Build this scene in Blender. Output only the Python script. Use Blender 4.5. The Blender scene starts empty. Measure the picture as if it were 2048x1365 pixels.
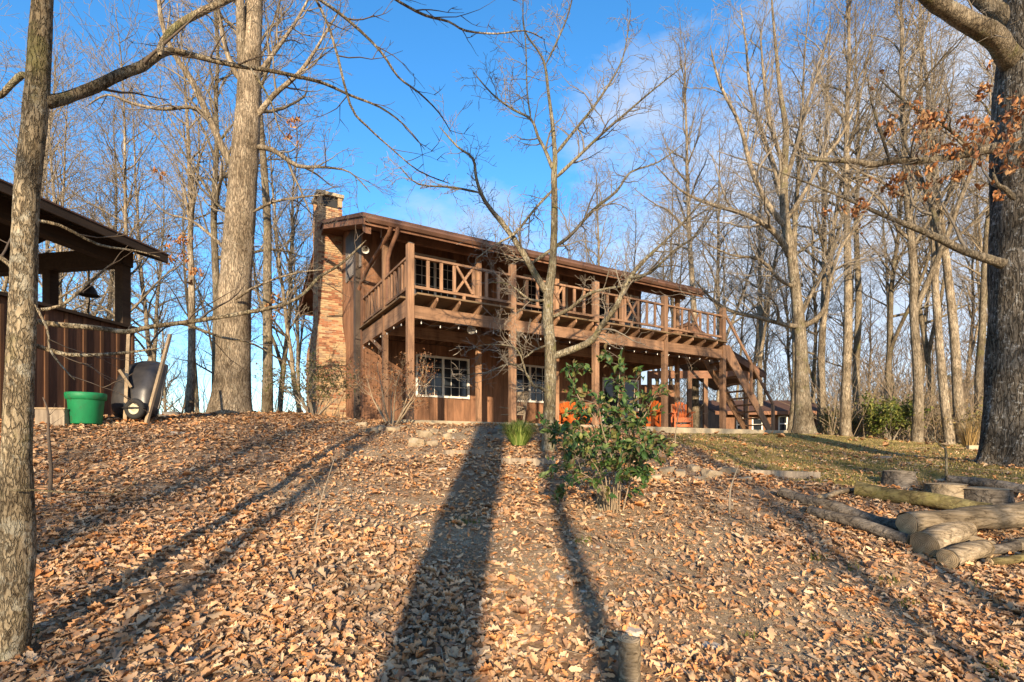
import bpy, math, random
import numpy as np
from mathutils import Vector, Matrix, noise as mnoise

R = math.radians
scene = bpy.context.scene
col = scene.collection

# ------------------------------------------------------------------ camera
F, CX, HY, EYE = 1051.0, 1024.0, 897.0, 1.5      # photo focal length (px), centre, horizon row, eye height
cam_d = bpy.data.cameras.new('camera')
cam = bpy.data.objects.new('camera', cam_d)
col.objects.link(cam)
cam.location = (0, 0, EYE)
cam.rotation_euler = (R(90), 0, 0)
cam_d.sensor_width = 36
cam_d.lens = 36 * F / 2048
cam_d.shift_y = (HY - 682.5) / 2048
cam_d.clip_end = 5000
scene.camera = cam

# ------------------------------------------------------------------ sky, sun, exposure
SUN_EL, SUN_AZ = R(15.0), R(1.0)                   # the sun is low, behind the viewpoint
world = bpy.data.worlds.new('World')
scene.world = world
world.use_nodes = True
wn, wl = world.node_tree.nodes, world.node_tree.links
wn.clear()
w_out = wn.new('ShaderNodeOutputWorld')
w_bg = wn.new('ShaderNodeBackground'); w_bg.inputs['Strength'].default_value = 0.15
sky = wn.new('ShaderNodeTexSky'); sky.sky_type = 'NISHITA'; sky.sun_disc = False
sky.sun_elevation = SUN_EL; sky.sun_rotation = math.pi + SUN_AZ
sky.air_density = 1.0; sky.dust_density = 0.3; sky.ozone_density = 3.0
tc = wn.new('ShaderNodeTexCoord')
mp = wn.new('ShaderNodeMapping'); mp.inputs['Scale'].default_value = (1.0, 1.0, 2.4)
mp.inputs['Rotation'].default_value = (0.0, 0.5, 0.9)
nz = wn.new('ShaderNodeTexNoise'); nz.inputs['Scale'].default_value = 2.6
nz.inputs['Detail'].default_value = 8; nz.inputs['Roughness'].default_value = 0.58
sep = wn.new('ShaderNodeSeparateXYZ')
wl.new(tc.outputs['Generated'], mp.inputs['Vector']); wl.new(mp.outputs['Vector'], nz.inputs['Vector'])
wl.new(tc.outputs['Generated'], sep.inputs['Vector'])
# cloud cover thickens towards the horizon and towards the east (the right of the view)
m1 = wn.new('ShaderNodeMath'); m1.operation = 'MULTIPLY_ADD'; m1.inputs[1].default_value = -0.72; m1.inputs[2].default_value = 0.26
wl.new(sep.outputs['Z'], m1.inputs[0])
m2 = wn.new('ShaderNodeMath'); m2.operation = 'MULTIPLY_ADD'; m2.inputs[1].default_value = 0.45
wl.new(sep.outputs['X'], m2.inputs[0]); wl.new(m1.outputs[0], m2.inputs[2])
m3 = wn.new('ShaderNodeMath'); m3.operation = 'ADD'
wl.new(nz.outputs['Fac'], m3.inputs[0]); wl.new(m2.outputs[0], m3.inputs[1])
rampc = wn.new('ShaderNodeValToRGB')
rampc.color_ramp.elements[0].position = 0.46; rampc.color_ramp.elements[0].color = (0, 0, 0, 1)
rampc.color_ramp.elements[1].position = 0.70; rampc.color_ramp.elements[1].color = (0.85, 0.85, 0.85, 1)
wl.new(m3.outputs[0], rampc.inputs['Fac'])
hs = wn.new('ShaderNodeHueSaturation'); hs.inputs['Saturation'].default_value = 1.24
hs.inputs['Value'].default_value = 1.0
wl.new(sky.outputs['Color'], hs.inputs['Color'])
mixc = wn.new('ShaderNodeMixRGB'); mixc.inputs['Color2'].default_value = (2.35, 2.5, 2.8, 1)
wl.new(rampc.outputs['Color'], mixc.inputs['Fac']); wl.new(hs.outputs['Color'], mixc.inputs['Color1'])
wl.new(mixc.outputs['Color'], w_bg.inputs['Color'])
wl.new(w_bg.outputs['Background'], w_out.inputs['Surface'])

sun_d = bpy.data.lights.new('sun', 'SUN'); sun_d.energy = 4.4; sun_d.angle = R(0.5); sun_d.color = (1.0, 0.79, 0.53)
sun = bpy.data.objects.new('sun', sun_d); col.objects.link(sun)
sdir = Vector((math.sin(SUN_AZ) * math.cos(SUN_EL), math.cos(SUN_AZ) * math.cos(SUN_EL), -math.sin(SUN_EL)))
sun.rotation_euler = sdir.to_track_quat('-Z', 'Y').to_euler()
sun.location = (-4, -40, 20)
vs = scene.view_settings
vs.view_transform = 'Standard'; vs.look = 'None'; vs.exposure = 1.2; vs.gamma = 1; vs.use_curve_mapping = False
scene.render.resolution_x, scene.render.resolution_y = 1024, 682

# ------------------------------------------------------------------ materials
MATS = {}
def newmat(name):
    m = bpy.data.materials.new(name); m.use_nodes = True
    nt = m.node_tree; b = nt.nodes['Principled BSDF']
    return m, nt.nodes, nt.links, b

def ramp_node(n, stops):
    r = n.new('ShaderNodeValToRGB'); e = r.color_ramp.elements
    while len(e) < len(stops): e.new(0.5)
    for i, (p, c) in enumerate(stops):
        e[i].position = p; e[i].color = (c[0], c[1], c[2], 1)
    return r

def mat_noise(name, stops, scale=5, stretch=(1, 1, 1), rough=0.85, bump=0.3, bdist=0.01, detail=6, rnd=0.0, spec=0.25, stain=0.0, island=False):
    """noise-driven colour and relief; rnd = brightness difference from object to object"""
    m, n, l, b = newmat(name)
    t = n.new('ShaderNodeTexCoord'); mp = n.new('ShaderNodeMapping'); mp.inputs['Scale'].default_value = stretch
    no = n.new('ShaderNodeTexNoise'); no.inputs['Scale'].default_value = scale; no.inputs['Detail'].default_value = detail
    no.inputs['Roughness'].default_value = 0.62
    l.new(t.outputs['Object'], mp.inputs['Vector']); l.new(mp.outputs['Vector'], no.inputs['Vector'])
    r = ramp_node(n, stops); l.new(no.outputs['Fac'], r.inputs['Fac'])
    out = r.outputs['Color']
    if rnd > 0:
        oi = n.new('ShaderNodeObjectInfo'); src = oi.outputs['Random']
        if island:
            g = n.new('ShaderNodeNewGeometry'); ad = n.new('ShaderNodeMath'); ad.operation = 'ADD'
            fr = n.new('ShaderNodeMath'); fr.operation = 'FRACT'
            l.new(g.outputs['Random Per Island'], ad.inputs[0]); l.new(src, ad.inputs[1]); l.new(ad.outputs[0], fr.inputs[0])
            src = fr.outputs[0]
        mr = n.new('ShaderNodeMapRange'); mr.inputs['To Min'].default_value = 1 - rnd; mr.inputs['To Max'].default_value = 1 + rnd
        l.new(src, mr.inputs['Value'])
        h = n.new('ShaderNodeHueSaturation'); l.new(out, h.inputs['Color']); l.new(mr.outputs['Result'], h.inputs['Value'])
        out = h.outputs['Color']
    if stain > 0:   # blotches of faded and water-marked finish
        mp2 = n.new('ShaderNodeMapping'); mp2.inputs['Scale'].default_value = (1.6, 1.6, .5); l.new(t.outputs['Object'], mp2.inputs['Vector'])
        ns = n.new('ShaderNodeTexNoise'); ns.inputs['Scale'].default_value = 1.6; ns.inputs['Detail'].default_value = 7; ns.inputs['Roughness'].default_value = 0.65; l.new(mp2.outputs['Vector'], ns.inputs['Vector'])
        rs = ramp_node(n, [(0.34, (1 - stain, 1 - stain, 1 - stain * .9)), (0.52, (1, 1, 1)), (0.7, (1 + stain * .35, 1 + stain * .45, 1 + stain * .6))]); l.new(ns.outputs['Fac'], rs.inputs['Fac'])
        ms = n.new('ShaderNodeMixRGB'); ms.blend_type = 'MULTIPLY'; ms.inputs['Fac'].default_value = 1; l.new(out, ms.inputs['Color1']); l.new(rs.outputs['Color'], ms.inputs['Color2']); out = ms.outputs['Color']
    l.new(out, b.inputs['Base Color'])
    b.inputs['Roughness'].default_value = rough
    b.inputs['Specular IOR Level'].default_value = spec
    if bump > 0:
        bp = n.new('ShaderNodeBump'); bp.inputs['Strength'].default_value = bump; bp.inputs['Distance'].default_value = bdist
        l.new(no.outputs['Fac'], bp.inputs['Height']); l.new(bp.outputs['Normal'], b.inputs['Normal'])
    MATS[name] = m
    return m

def mat_bark(name, light, mid, dark, lichen=(0.5, 0.5, 0.4), lich=0.45, scale=9, moss=None, furrow=18, fdepth=0.5, stretch=(1, 1, 0.2)):
    """furrowed plates, mottled colour, painted shade dapples, lichen blotches and optional moss"""
    m, n, l, b = newmat(name)
    t = n.new('ShaderNodeTexCoord'); mp = n.new('ShaderNodeMapping'); mp.inputs['Scale'].default_value = stretch
    l.new(t.outputs['Object'], mp.inputs['Vector'])
    vo = n.new('ShaderNodeTexNoise'); vo.inputs['Scale'].default_value = scale * 4; vo.inputs['Detail'].default_value = 8
    vo.inputs['Roughness'].default_value = 0.75; vo.inputs['Distortion'].default_value = 0.8
    l.new(mp.outputs['Vector'], vo.inputs['Vector'])
    r = ramp_node(n, [(0.36, dark), (0.48, mid), (0.62, light)]); l.new(vo.outputs['Fac'], r.inputs['Fac'])
    ds = n.new('ShaderNodeTexNoise'); ds.inputs['Scale'].default_value = furrow * 0.7; ds.inputs['Detail'].default_value = 4; l.new(mp.outputs['Vector'], ds.inputs['Vector'])
    av = n.new('ShaderNodeMixRGB'); av.blend_type = 'ADD'; av.inputs['Fac'].default_value = 0.2; l.new(mp.outputs['Vector'], av.inputs['Color1']); l.new(ds.outputs['Color'], av.inputs['Color2'])
    vr = n.new('ShaderNodeTexVoronoi'); vr.feature = 'DISTANCE_TO_EDGE'; vr.inputs['Scale'].default_value = furrow; l.new(av.outputs['Color'], vr.inputs['Vector'])
    rf = ramp_node(n, [(0.0, (1 - fdepth,) * 3), (0.16, (1, 1, 1))]); l.new(vr.outputs['Distance'], rf.inputs['Fac'])
    mf = n.new('ShaderNodeMixRGB'); mf.blend_type = 'MULTIPLY'; mf.inputs['Fac'].default_value = 1; l.new(r.outputs['Color'], mf.inputs['Color1']); l.new(rf.outputs['Color'], mf.inputs['Color2'])
    n2 = n.new('ShaderNodeTexNoise'); n2.inputs['Scale'].default_value = scale * 0.9; n2.inputs['Detail'].default_value = 9
    n2.inputs['Roughness'].default_value = 0.75
    l.new(t.outputs['Object'], n2.inputs['Vector'])
    r2 = ramp_node(n, [(1 - lich, (0, 0, 0)), (min(0.99, 1 - lich + 0.06), (1, 1, 1))]); l.new(n2.outputs['Fac'], r2.inputs['Fac'])
    mx = n.new('ShaderNodeMixRGB'); mx.inputs['Color2'].default_value = (*lichen, 1)
    fm = n.new('ShaderNodeMath'); fm.operation = 'MULTIPLY'; fm.inputs[1].default_value = 0.75
    l.new(r2.outputs['Color'], fm.inputs[0]); l.new(fm.outputs[0], mx.inputs['Fac']); l.new(mf.outputs['Color'], mx.inputs['Color1'])
    out = mx.outputs['Color']
    n4 = n.new('ShaderNodeTexNoise'); n4.inputs['Scale'].default_value = 1.7; n4.inputs['Detail'].default_value = 5; l.new(t.outputs['Object'], n4.inputs['Vector'])  # broad dark bark patches, with shadow dapples painted into the colour as well
    r4 = ramp_node(n, [(0.36, (.55, .53, .5)), (0.6, (1.05, 1.05, 1.05))]); l.new(n4.outputs['Fac'], r4.inputs['Fac'])
    m6 = n.new('ShaderNodeMixRGB'); m6.blend_type = 'MULTIPLY'; m6.inputs['Fac'].default_value = 1; l.new(out, m6.inputs['Color1']); l.new(r4.outputs['Color'], m6.inputs['Color2']); out = m6.outputs['Color']
    if moss:
        n3 = n.new('ShaderNodeTexNoise'); n3.inputs['Scale'].default_value = scale * 0.3; n3.inputs['Detail'].default_value = 9; n3.inputs['Roughness'].default_value = 0.7
        l.new(t.outputs['Object'], n3.inputs['Vector'])
        r3 = ramp_node(n, [(0.54, (0, 0, 0)), (0.66, (0.8, 0.8, 0.8))]); l.new(n3.outputs['Fac'], r3.inputs['Fac'])
        m4 = n.new('ShaderNodeMixRGB'); m4.inputs['Color2'].default_value = (*moss, 1)
        l.new(r3.outputs['Color'], m4.inputs['Fac']); l.new(out, m4.inputs['Color1']); out = m4.outputs['Color']
    oi = n.new('ShaderNodeObjectInfo')
    mr = n.new('ShaderNodeMapRange'); mr.inputs['To Min'].default_value = 0.75; mr.inputs['To Max'].default_value = 1.15
    l.new(oi.outputs['Random'], mr.inputs['Value'])
    h = n.new('ShaderNodeHueSaturation'); l.new(out, h.inputs['Color']); l.new(mr.outputs['Result'], h.inputs['Value'])
    l.new(h.outputs['Color'], b.inputs['Base Color'])
    b.inputs['Roughness'].default_value = 0.95; b.inputs['Specular IOR Level'].default_value = 0.1
    hh = n.new('ShaderNodeMath'); hh.operation = 'MULTIPLY_ADD'; hh.inputs[1].default_value = 0.6; l.new(vo.outputs['Fac'], hh.inputs[0]); l.new(rf.outputs['Color'], hh.inputs[2])
    bp = n.new('ShaderNodeBump'); bp.inputs['Strength'].default_value = 1.0; bp.inputs['Distance'].default_value = 0.02
    l.new(hh.outputs[0], bp.inputs['Height']); l.new(bp.outputs['Normal'], b.inputs['Normal'])
    MATS[name] = m
    return m

def mat_attr(name, rough=0.7, trans=0.0, spec=0.2):
    """colour from the mesh attribute 'tint' (each leaf or blade its own)"""
    m, n, l, b = newmat(name)
    a = n.new('ShaderNodeAttribute'); a.attribute_name = 'tint'
    l.new(a.outputs['Color'], b.inputs['Base Color'])
    b.inputs['Roughness'].default_value = rough; b.inputs['Specular IOR Level'].default_value = spec
    if trans > 0:
        tr = n.new('ShaderNodeBsdfTranslucent'); l.new(a.outputs['Color'], tr.inputs['Color'])
        mx = n.new('ShaderNodeMixShader'); mx.inputs['Fac'].default_value = trans
        l.new(b.outputs['BSDF'], mx.inputs[1]); l.new(tr.outputs['BSDF'], mx.inputs[2])
        l.new(mx.outputs['Shader'], n['Material Output'].inputs['Surface'])
    MATS[name] = m
    return m

def mat_plain(name, c, rough=0.5, spec=0.4, metal=0.0, c2=None):
    c2 = c2 or tuple(x * 0.75 for x in c)
    m = mat_noise(name, [(0.3, c2), (0.7, c)], scale=7, rough=rough, bump=0.05, spec=spec)
    m.node_tree.nodes['Principled BSDF'].inputs['Metallic'].default_value = metal
    return m

S = lambda c, k: tuple(x * k for x in c)
siding_c = (0.24, 0.122, 0.068)
mat_noise('siding', [(0.25, S(siding_c, 0.62)), (0.5, siding_c), (0.78, S(siding_c, 1.25))], 6, (3, 3, 0.22), 0.75, 0.35, 0.004, rnd=0.2, stain=.42)
wood_c = (0.28, 0.16, 0.092)
mat_noise('deck_wood_v', [(0.25, S(wood_c, 0.55)), (0.5, wood_c), (0.8, S(wood_c, 1.3))], 7, (4, 4, 0.3), 0.75, 0.4, 0.004, rnd=0.24, stain=.45)
mat_noise('deck_wood_h', [(0.25, S(wood_c, 0.55)), (0.5, wood_c), (0.8, S(wood_c, 1.3))], 7, (0.3, 4, 4), 0.75, 0.4, 0.004, rnd=0.24, stain=.45)
mat_noise('deck_wood_d', [(0.25, S(wood_c, 0.55)), (0.5, wood_c), (0.8, S(wood_c, 1.3))], 7, (4, 0.3, 4), 0.75, 0.4, 0.004, rnd=0.24, stain=.45)
mat_noise('deck_board', [(0.3, (0.10, 0.085, 0.05)), (0.52, (0.2, 0.125, 0.07)), (0.75, (0.14, 0.13, 0.06))], 5, (0.3, 4, 4), 0.85, 0.4, 0.004, rnd=0.2)
mat_noise('soffit', [(0.3, (0.15, 0.075, 0.042)), (0.7, (0.22, 0.11, 0.062))], 5, (0.4, 2, 2), 0.8, 0.2, 0.003, stain=.4)
mat_noise('shingle', [(0.3, (0.06, 0.035, 0.028)), (0.7, (0.14, 0.075, 0.055))], 30, (1, 1, 1), 0.9, 0.6, 0.01)
mat_noise('trim_brown', [(0.3, (0.17, 0.085, 0.05)), (0.7, (0.26, 0.13, 0.075))], 6, (0.5, 2, 2), 0.7, 0.15, 0.003, rnd=0.15, stain=.4)
mat_noise('gutter_brown', [(0.3, (0.11, 0.06, 0.04)), (0.7, (0.17, 0.09, 0.06))], 3, (1, 1, 1), 0.4, 0.05, 0.002, spec=0.4)
mat_noise('pipe_dark', [(0.3, (0.05, 0.04, 0.033)), (0.7, (0.09, 0.065, 0.05))], 4, (1, 1, 0.3), 0.5, 0.1, 0.002)
mat_noise('tin', [(0.3, (0.09, 0.08, 0.075)), (0.7, (0.17, 0.15, 0.14))], 6, (1, 1, 0.3), 0.5, 0.1, 0.002)
mat_noise('brick', [(0.3, (.8, .8, .8)), (0.7, (1.1, 1.1, 1.1))], 9, (1, 1, 1), 0.92, 0.5, 0.006)
_m = MATS['brick']; _n, _l = _m.node_tree.nodes, _m.node_tree.links
_o = _n.new('ShaderNodeObjectInfo'); _g = _n.new('ShaderNodeNewGeometry'); _a = _n.new('ShaderNodeMath'); _a.operation = 'ADD'; _f = _n.new('ShaderNodeMath'); _f.operation = 'FRACT'
_l.new(_o.outputs['Random'], _a.inputs[0]); _l.new(_g.outputs['Random Per Island'], _a.inputs[1]); _l.new(_a.outputs[0], _f.inputs[0])
_r = ramp_node(_n, [(0, (.17, .075, .045)), (.16, (.30, .13, .07)), (.34, (.37, .21, .115)), (.55, (.43, .29, .165)), (.78, (.36, .26, .16)), (1, (.24, .16, .11))]); _l.new(_f.outputs[0], _r.inputs['Fac'])
_x = _n.new('ShaderNodeMixRGB'); _x.blend_type = 'MULTIPLY'; _x.inputs['Fac'].default_value = 1
_old = [q for q in _n if q.type == 'VALTORGB' and q != _r][0]; _l.new(_r.outputs['Color'], _x.inputs['Color1']); _l.new(_old.outputs['Color'], _x.inputs['Color2']); _l.new(_x.outputs['Color'], _n['Principled BSDF'].inputs['Base Color'])
mat_noise('mortar', [(0.3, (0.36, 0.27, 0.17)), (0.7, (0.48, 0.38, 0.24))], 14, (1, 1, 1), 0.95, 0.5, 0.006)
mat_noise('concrete', [(0.3, (0.30, 0.25, 0.17)), (0.7, (0.44, 0.37, 0.26))], 6, (1, 1, 1), 0.9, 0.4, 0.01)
mat_noise('white_paint', [(0.3, (0.62, 0.60, 0.55)), (0.7, (0.80, 0.78, 0.72))], 6, (1, 1, 1), 0.5, 0.05, 0.002)
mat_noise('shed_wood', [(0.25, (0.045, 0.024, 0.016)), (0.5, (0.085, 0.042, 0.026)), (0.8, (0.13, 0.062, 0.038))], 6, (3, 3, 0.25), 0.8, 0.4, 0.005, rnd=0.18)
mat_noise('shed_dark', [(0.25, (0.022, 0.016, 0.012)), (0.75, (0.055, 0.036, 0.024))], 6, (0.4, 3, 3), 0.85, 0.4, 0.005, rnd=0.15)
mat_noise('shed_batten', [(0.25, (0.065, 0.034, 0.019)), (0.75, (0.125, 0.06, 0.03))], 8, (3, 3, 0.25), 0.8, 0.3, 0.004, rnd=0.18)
mat_noise('orange_stain', [(0.25, (0.30, 0.06, 0.012)), (0.5, (0.48, 0.105, 0.02)), (0.8, (0.60, 0.17, 0.04))], 8, (2, 2, 0.5), 0.5, 0.2, 0.003, rnd=0.15)
mat_noise('grey_wood', [(0.25, (0.14, 0.11, 0.085)), (0.5, (0.26, 0.21, 0.155)), (0.8, (0.38, 0.32, 0.24))], 9, (3, 3, 0.3), 0.9, 0.4, 0.004, rnd=0.15)
mat_noise('handle_wood', [(0.3, (0.26, 0.19, 0.115)), (0.7, (0.44, 0.33, 0.21))], 9, (4, 4, 0.3), 0.8, 0.3, 0.003)
mat_noise('green_plastic', [(.3, (.035, .10, .045)), (.45, (.012, .17, .065)), (.62, (.010, .19, .07)), (.78, (.05, .22, .10))], 9, (1, 1, .6), .55, .08, .003, detail=9, spec=.3)
mat_plain('black_plastic', (0.02, 0.02, 0.022), 0.38, 0.5, c2=(0.05, 0.045, 0.042))
mat_plain('rubber', (0.03, 0.03, 0.03), 0.8, 0.2)
mat_plain('rim_metal', (0.55, 0.5, 0.36), 0.5, 0.4)
mat_plain('iron', (0.03, 0.026, 0.024), 0.6, 0.4, 0.4)
mat_noise('stone', [(0.25, (0.14, 0.105, 0.07)), (0.5, (0.30, 0.235, 0.155)), (0.8, (0.46, 0.39, 0.29))], 5, (1, 1, 1), 0.95, 0.7, 0.02, rnd=0.25)
mat_noise('stone_grey', [(0.25, (0.07, 0.065, 0.06)), (0.5, (0.15, 0.135, 0.12)), (0.8, (0.27, 0.25, 0.22))], 6, (1, 1, 1), 0.95, 0.7, 0.02, rnd=0.25)
mat_noise('stone_white', [(0.25, (0.26, 0.21, 0.16)), (0.7, (0.50, 0.44, 0.36))], 9, (1, 1, 1), 0.9, 0.5, 0.01, rnd=0.2)
mat_noise('cut_wood', [(0.25, (0.22, 0.16, 0.09)), (0.5, (0.36, 0.265, 0.155)), (0.8, (0.48, 0.37, 0.23))], 14, (1, 1, 1), 0.9, 0.4, 0.006, rnd=0.2)
_m = MATS['cut_wood']; _n, _l = _m.node_tree.nodes, _m.node_tree.links
_t = _n.new('ShaderNodeTexCoord'); _w = _n.new('ShaderNodeTexWave'); _w.wave_type = 'RINGS'; _w.rings_direction = 'SPHERICAL'; _w.inputs['Scale'].default_value = 22; _w.inputs['Distortion'].default_value = 3; _w.inputs['Detail'].default_value = 3
_l.new(_t.outputs['Object'], _w.inputs['Vector']); _r = ramp_node(_n, [(0, (.5, .47, .43)), (.6, (1.1, 1.08, 1.05))]); _l.new(_w.outputs['Fac'], _r.inputs['Fac'])
_b = _n['Principled BSDF'].inputs['Base Color']; _src = _b.links[0].from_socket; _x = _n.new('ShaderNodeMixRGB'); _x.blend_type = 'MULTIPLY'; _x.inputs['Fac'].default_value = 1
_l.new(_src, _x.inputs['Color1']); _l.new(_r.outputs['Color'], _x.inputs['Color2']); _l.new(_x.outputs['Color'], _b)
mat_plain('bulb_glass', (0.5, 0.47, 0.42), 0.15, 0.5, c2=(0.42, 0.40, 0.36))
mat_plain('wire', (0.02, 0.02, 0.02), 0.6)
mat_noise('blind', [(0.3, (0.45, 0.44, 0.42)), (0.7, (0.55, 0.54, 0.5))], 5, (1, 1, 6), 0.8, 0.1, 0.003)
mg, n_, l_, b_ = newmat('window_glass')
b_.inputs['Base Color'].default_value = (0.018, 0.022, 0.028, 1); b_.inputs['Roughness'].default_value = 0.06
b_.inputs['Specular IOR Level'].default_value = 0.6
wv = n_.new('ShaderNodeTexNoise'); wv.inputs['Scale'].default_value = 1.3
bpg = n_.new('ShaderNodeBump'); bpg.inputs['Strength'].default_value = 0.06; bpg.inputs['Distance'].default_value = 0.05
tcg = n_.new('ShaderNodeTexCoord'); l_.new(tcg.outputs['Object'], wv.inputs['Vector'])
l_.new(wv.outputs['Fac'], bpg.inputs['Height']); l_.new(bpg.outputs['Normal'], b_.inputs['Normal'])
MATS['window_glass'] = mg

mat_bark('bark_big', (0.43, 0.36, 0.26), (0.34, 0.27, 0.19), (0.15, 0.11, 0.075), (0.46, 0.43, 0.33), 0.40, 8, furrow=20, fdepth=.55)
mat_bark('bark_near', (0.44, 0.37, 0.255), (0.34, 0.27, 0.175), (0.10, 0.075, 0.05), (0.50, 0.47, 0.37), 0.47, 8, moss=(0.15, 0.14, 0.055), furrow=26, fdepth=.55, stretch=(1, 1, .3))
mat_bark('bark_oak', (0.26, 0.22, 0.17), (0.165, 0.138, 0.104), (0.05, 0.04, 0.03), (0.52, 0.51, 0.47), 0.45, 15, furrow=17, fdepth=.75)
mat_bark('bark_moss', (0.26, 0.215, 0.14), (0.17, 0.14, 0.085), (0.07, 0.055, 0.035), (0.2, 0.19, 0.09), 0.45, 9, moss=(0.13, 0.13, 0.035))
mat_bark('bark_dogwood', (0.36, 0.32, 0.22), (0.25, 0.21, 0.14), (0.11, 0.085, 0.055), (0.42, 0.41, 0.34), 0.45, 16, moss=(0.19, 0.18, 0.07))
mat_bark('bark_wood', (0.43, 0.36, 0.26), (0.31, 0.25, 0.175), (0.13, 0.10, 0.07), (0.48, 0.44, 0.34), 0.42, 7, furrow=14, fdepth=.5)
mat_bark('bark_wood_b', (0.34, 0.285, 0.205), (0.24, 0.195, 0.135), (0.08, 0.062, 0.045), (0.34, 0.33, 0.26), 0.42, 7, moss=(0.13, 0.12, 0.045))
mat_bark('log_bark', (0.42, 0.34, 0.24), (0.30, 0.235, 0.155), (0.10, 0.075, 0.05), (0.36, 0.33, 0.26), 0.35, 8, furrow=9, fdepth=.35, stretch=(.14, 1, 1))
mat_bark('log_grey', (0.25, 0.215, 0.175), (0.16, 0.135, 0.11), (0.05, 0.042, 0.035), (0.24, 0.22, 0.18), 0.35, 8, furrow=9, fdepth=.35, stretch=(.14, 1, 1))
mat_bark('log_moss', (0.24, 0.19, 0.10), (0.20, 0.16, 0.07), (0.09, 0.07, 0.035), (0.27, 0.23, 0.10), 0.5, 8, moss=(0.20, 0.17, 0.055), furrow=9, fdepth=.35, stretch=(.14, 1, 1))
mat_noise('twig', [(0.3, (0.14, 0.117, 0.09)), (0.7, (0.30, 0.255, 0.195))], 3, (1, 1, 1), 0.9, 0, rnd=0.2)
mat_noise('brush_brown', [(0.3, (0.11, 0.078, 0.05)), (0.7, (0.23, 0.165, 0.10))], 1.2, (1, 1, 1), 0.9, 0)
mat_noise('twig_dark', [(0.3, (0.06, 0.045, 0.035)), (0.7, (0.13, 0.10, 0.075))], 3, (1, 1, 1), 0.9, 0, rnd=0.15)
mat_noise('twig_pale', [(0.3, (0.22, 0.165, 0.105)), (0.7, (0.36, 0.28, 0.19))], 3, (1, 1, 1), 0.9, 0, rnd=0.15)
mat_attr('dead_leaf', 0.7, 0.2)
mat_attr('litter', 0.75, 0.08)
mat_attr('green_leaf', 0.5, 0.2, 0.3)
mat_attr('grass_blade', 0.7, 0.2)

# ------------------------------------------------------------------ helpers: pixels, terrain
def P(px, py, d):
    return Vector(((px - CX) / F * d, d, EYE + (HY - py) / F * d))

ctrl = []
def cp(px, py, d): ctrl.append(tuple(P(px, py, d)))
for a in [(0, 1365, 3.0), (500, 1365, 3.1), (1024, 1365, 3.2), (1500, 1365, 3.3), (2048, 1365, 3.5),
          (0, 1200, 3.8), (500, 1200, 3.95), (1024, 1200, 4.15), (1500, 1200, 4.3), (2048, 1200, 4.5),
          (0, 1050, 5.1), (500, 1050, 5.3), (1024, 1050, 5.7), (1500, 1050, 5.9), (2048, 1060, 6.0),
          (0, 950, 6.7), (500, 950, 7.0), (1024, 955, 7.7), (1500, 960, 7.8), (2000, 965, 7.7),
          (0, 893, 7.2), (500, 893, 8.3), (1000, 900, 9.2), (1300, 905, 9.4), (1500, 925, 9.6), (1800, 940, 9.0), (2048, 930, 9.0),
          (0, 853, 8.1), (112, 851, 8.4), (200, 850, 8.8), (262, 843, 9.2), (400, 846, 9.9), (600, 846, 10.8), (820, 850, 11.4), (1000, 852, 12.6), (1200, 860, 14.2),
          (1400, 868, 16.0), (1500, 890, 13.0), (1700, 905, 12.5), (1900, 920, 12.0), (1600, 868, 18.0), (1800, 884, 17.5), (1950, 897, 16.5), (2100, 905, 14.0),
          (150, 842, 10.4), (310, 838, 11.0), (460, 829, 12.8), (600, 830, 14.5), (400, 832, 12.2),
          (1700, 880, 25), (1950, 892, 25), (1500, 868, 26)]:
    cp(*a)
ctrl += [(0, 0, -0.38), (-5, 0, -0.25), (5, 0, -0.5), (0, -6, -1.5), (-10, -6, -1.3), (10, -6, -1.8), (0, -16, -3.2), (-16, -14, -3), (16, -14, -3.4),
         (-12, 5, 1.2), (-14, 10, 2.0), (13, 5, .4), (15, 10, 1.1), (-2.5, 15, 1.98), (3, 18, 1.98), (7, 22, 1.98), (-5, 20, 2.0), (0, 26, 1.9),
         (-9, 17.5, 2.1), (-14, 16, 1.8), (-8, 22, 1.3), (-16, 24, .4), (-10, 34, -1.5), (4, 34, 1.2), (20, 34, 1.5), (30, 30, 1.2), (24, 18, 1.3), (-26, 20, 0), (-26, 34, -2)]
CP = np.array(ctrl, float)
def _tps(r2): return 0.5 * r2 * np.log(r2 + 1e-9)
def _solve():
    n = len(CP); d = CP[:, None, :2] - CP[None, :, :2]; K = _tps((d ** 2).sum(-1)) + np.eye(n) * 0.6
    A = np.zeros((n + 3, n + 3)); A[:n, :n] = K; A[:n, n] = 1; A[:n, n + 1:] = CP[:, :2]; A[n, :n] = 1; A[n + 1:, :n] = CP[:, :2].T
    return np.linalg.solve(A, np.concatenate([CP[:, 2], np.zeros(3)]))
_W = _solve()
def ghv(x, y):
    x = np.asarray(x, float); y = np.asarray(y, float); sh = x.shape; x = x.ravel(); y = y.ravel()
    xc = np.clip(x, -32, 34); yc = np.clip(y, -18, 38); out = np.empty_like(x)
    for i in range(0, len(x), 20000):
        s = slice(i, i + 20000)
        r2 = (xc[s, None] - CP[None, :, 0]) ** 2 + (yc[s, None] - CP[None, :, 1]) ** 2
        out[s] = _tps(r2) @ _W[:-3] + _W[-3] + _W[-2] * xc[s] + _W[-1] * yc[s]
    far = np.hypot(x - xc, y - yc)
    out = out - np.minimum(far * 0.06, 8)
    fl = 1 / (1 + np.exp(-np.clip(9 - np.hypot(x, y - 6), -30, 30)))
    out += (0.018 * np.sin(3.1 * x + 1.3 * y) + 0.014 * np.sin(5.3 * y - 2.2 * x + 1) + 0.01 * np.sin(9.1 * x + 4.4 * y + 2)) * fl
    return out.reshape(sh)
def gh(x, y): return float(ghv(np.array([x]), np.array([y]))[0])
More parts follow.
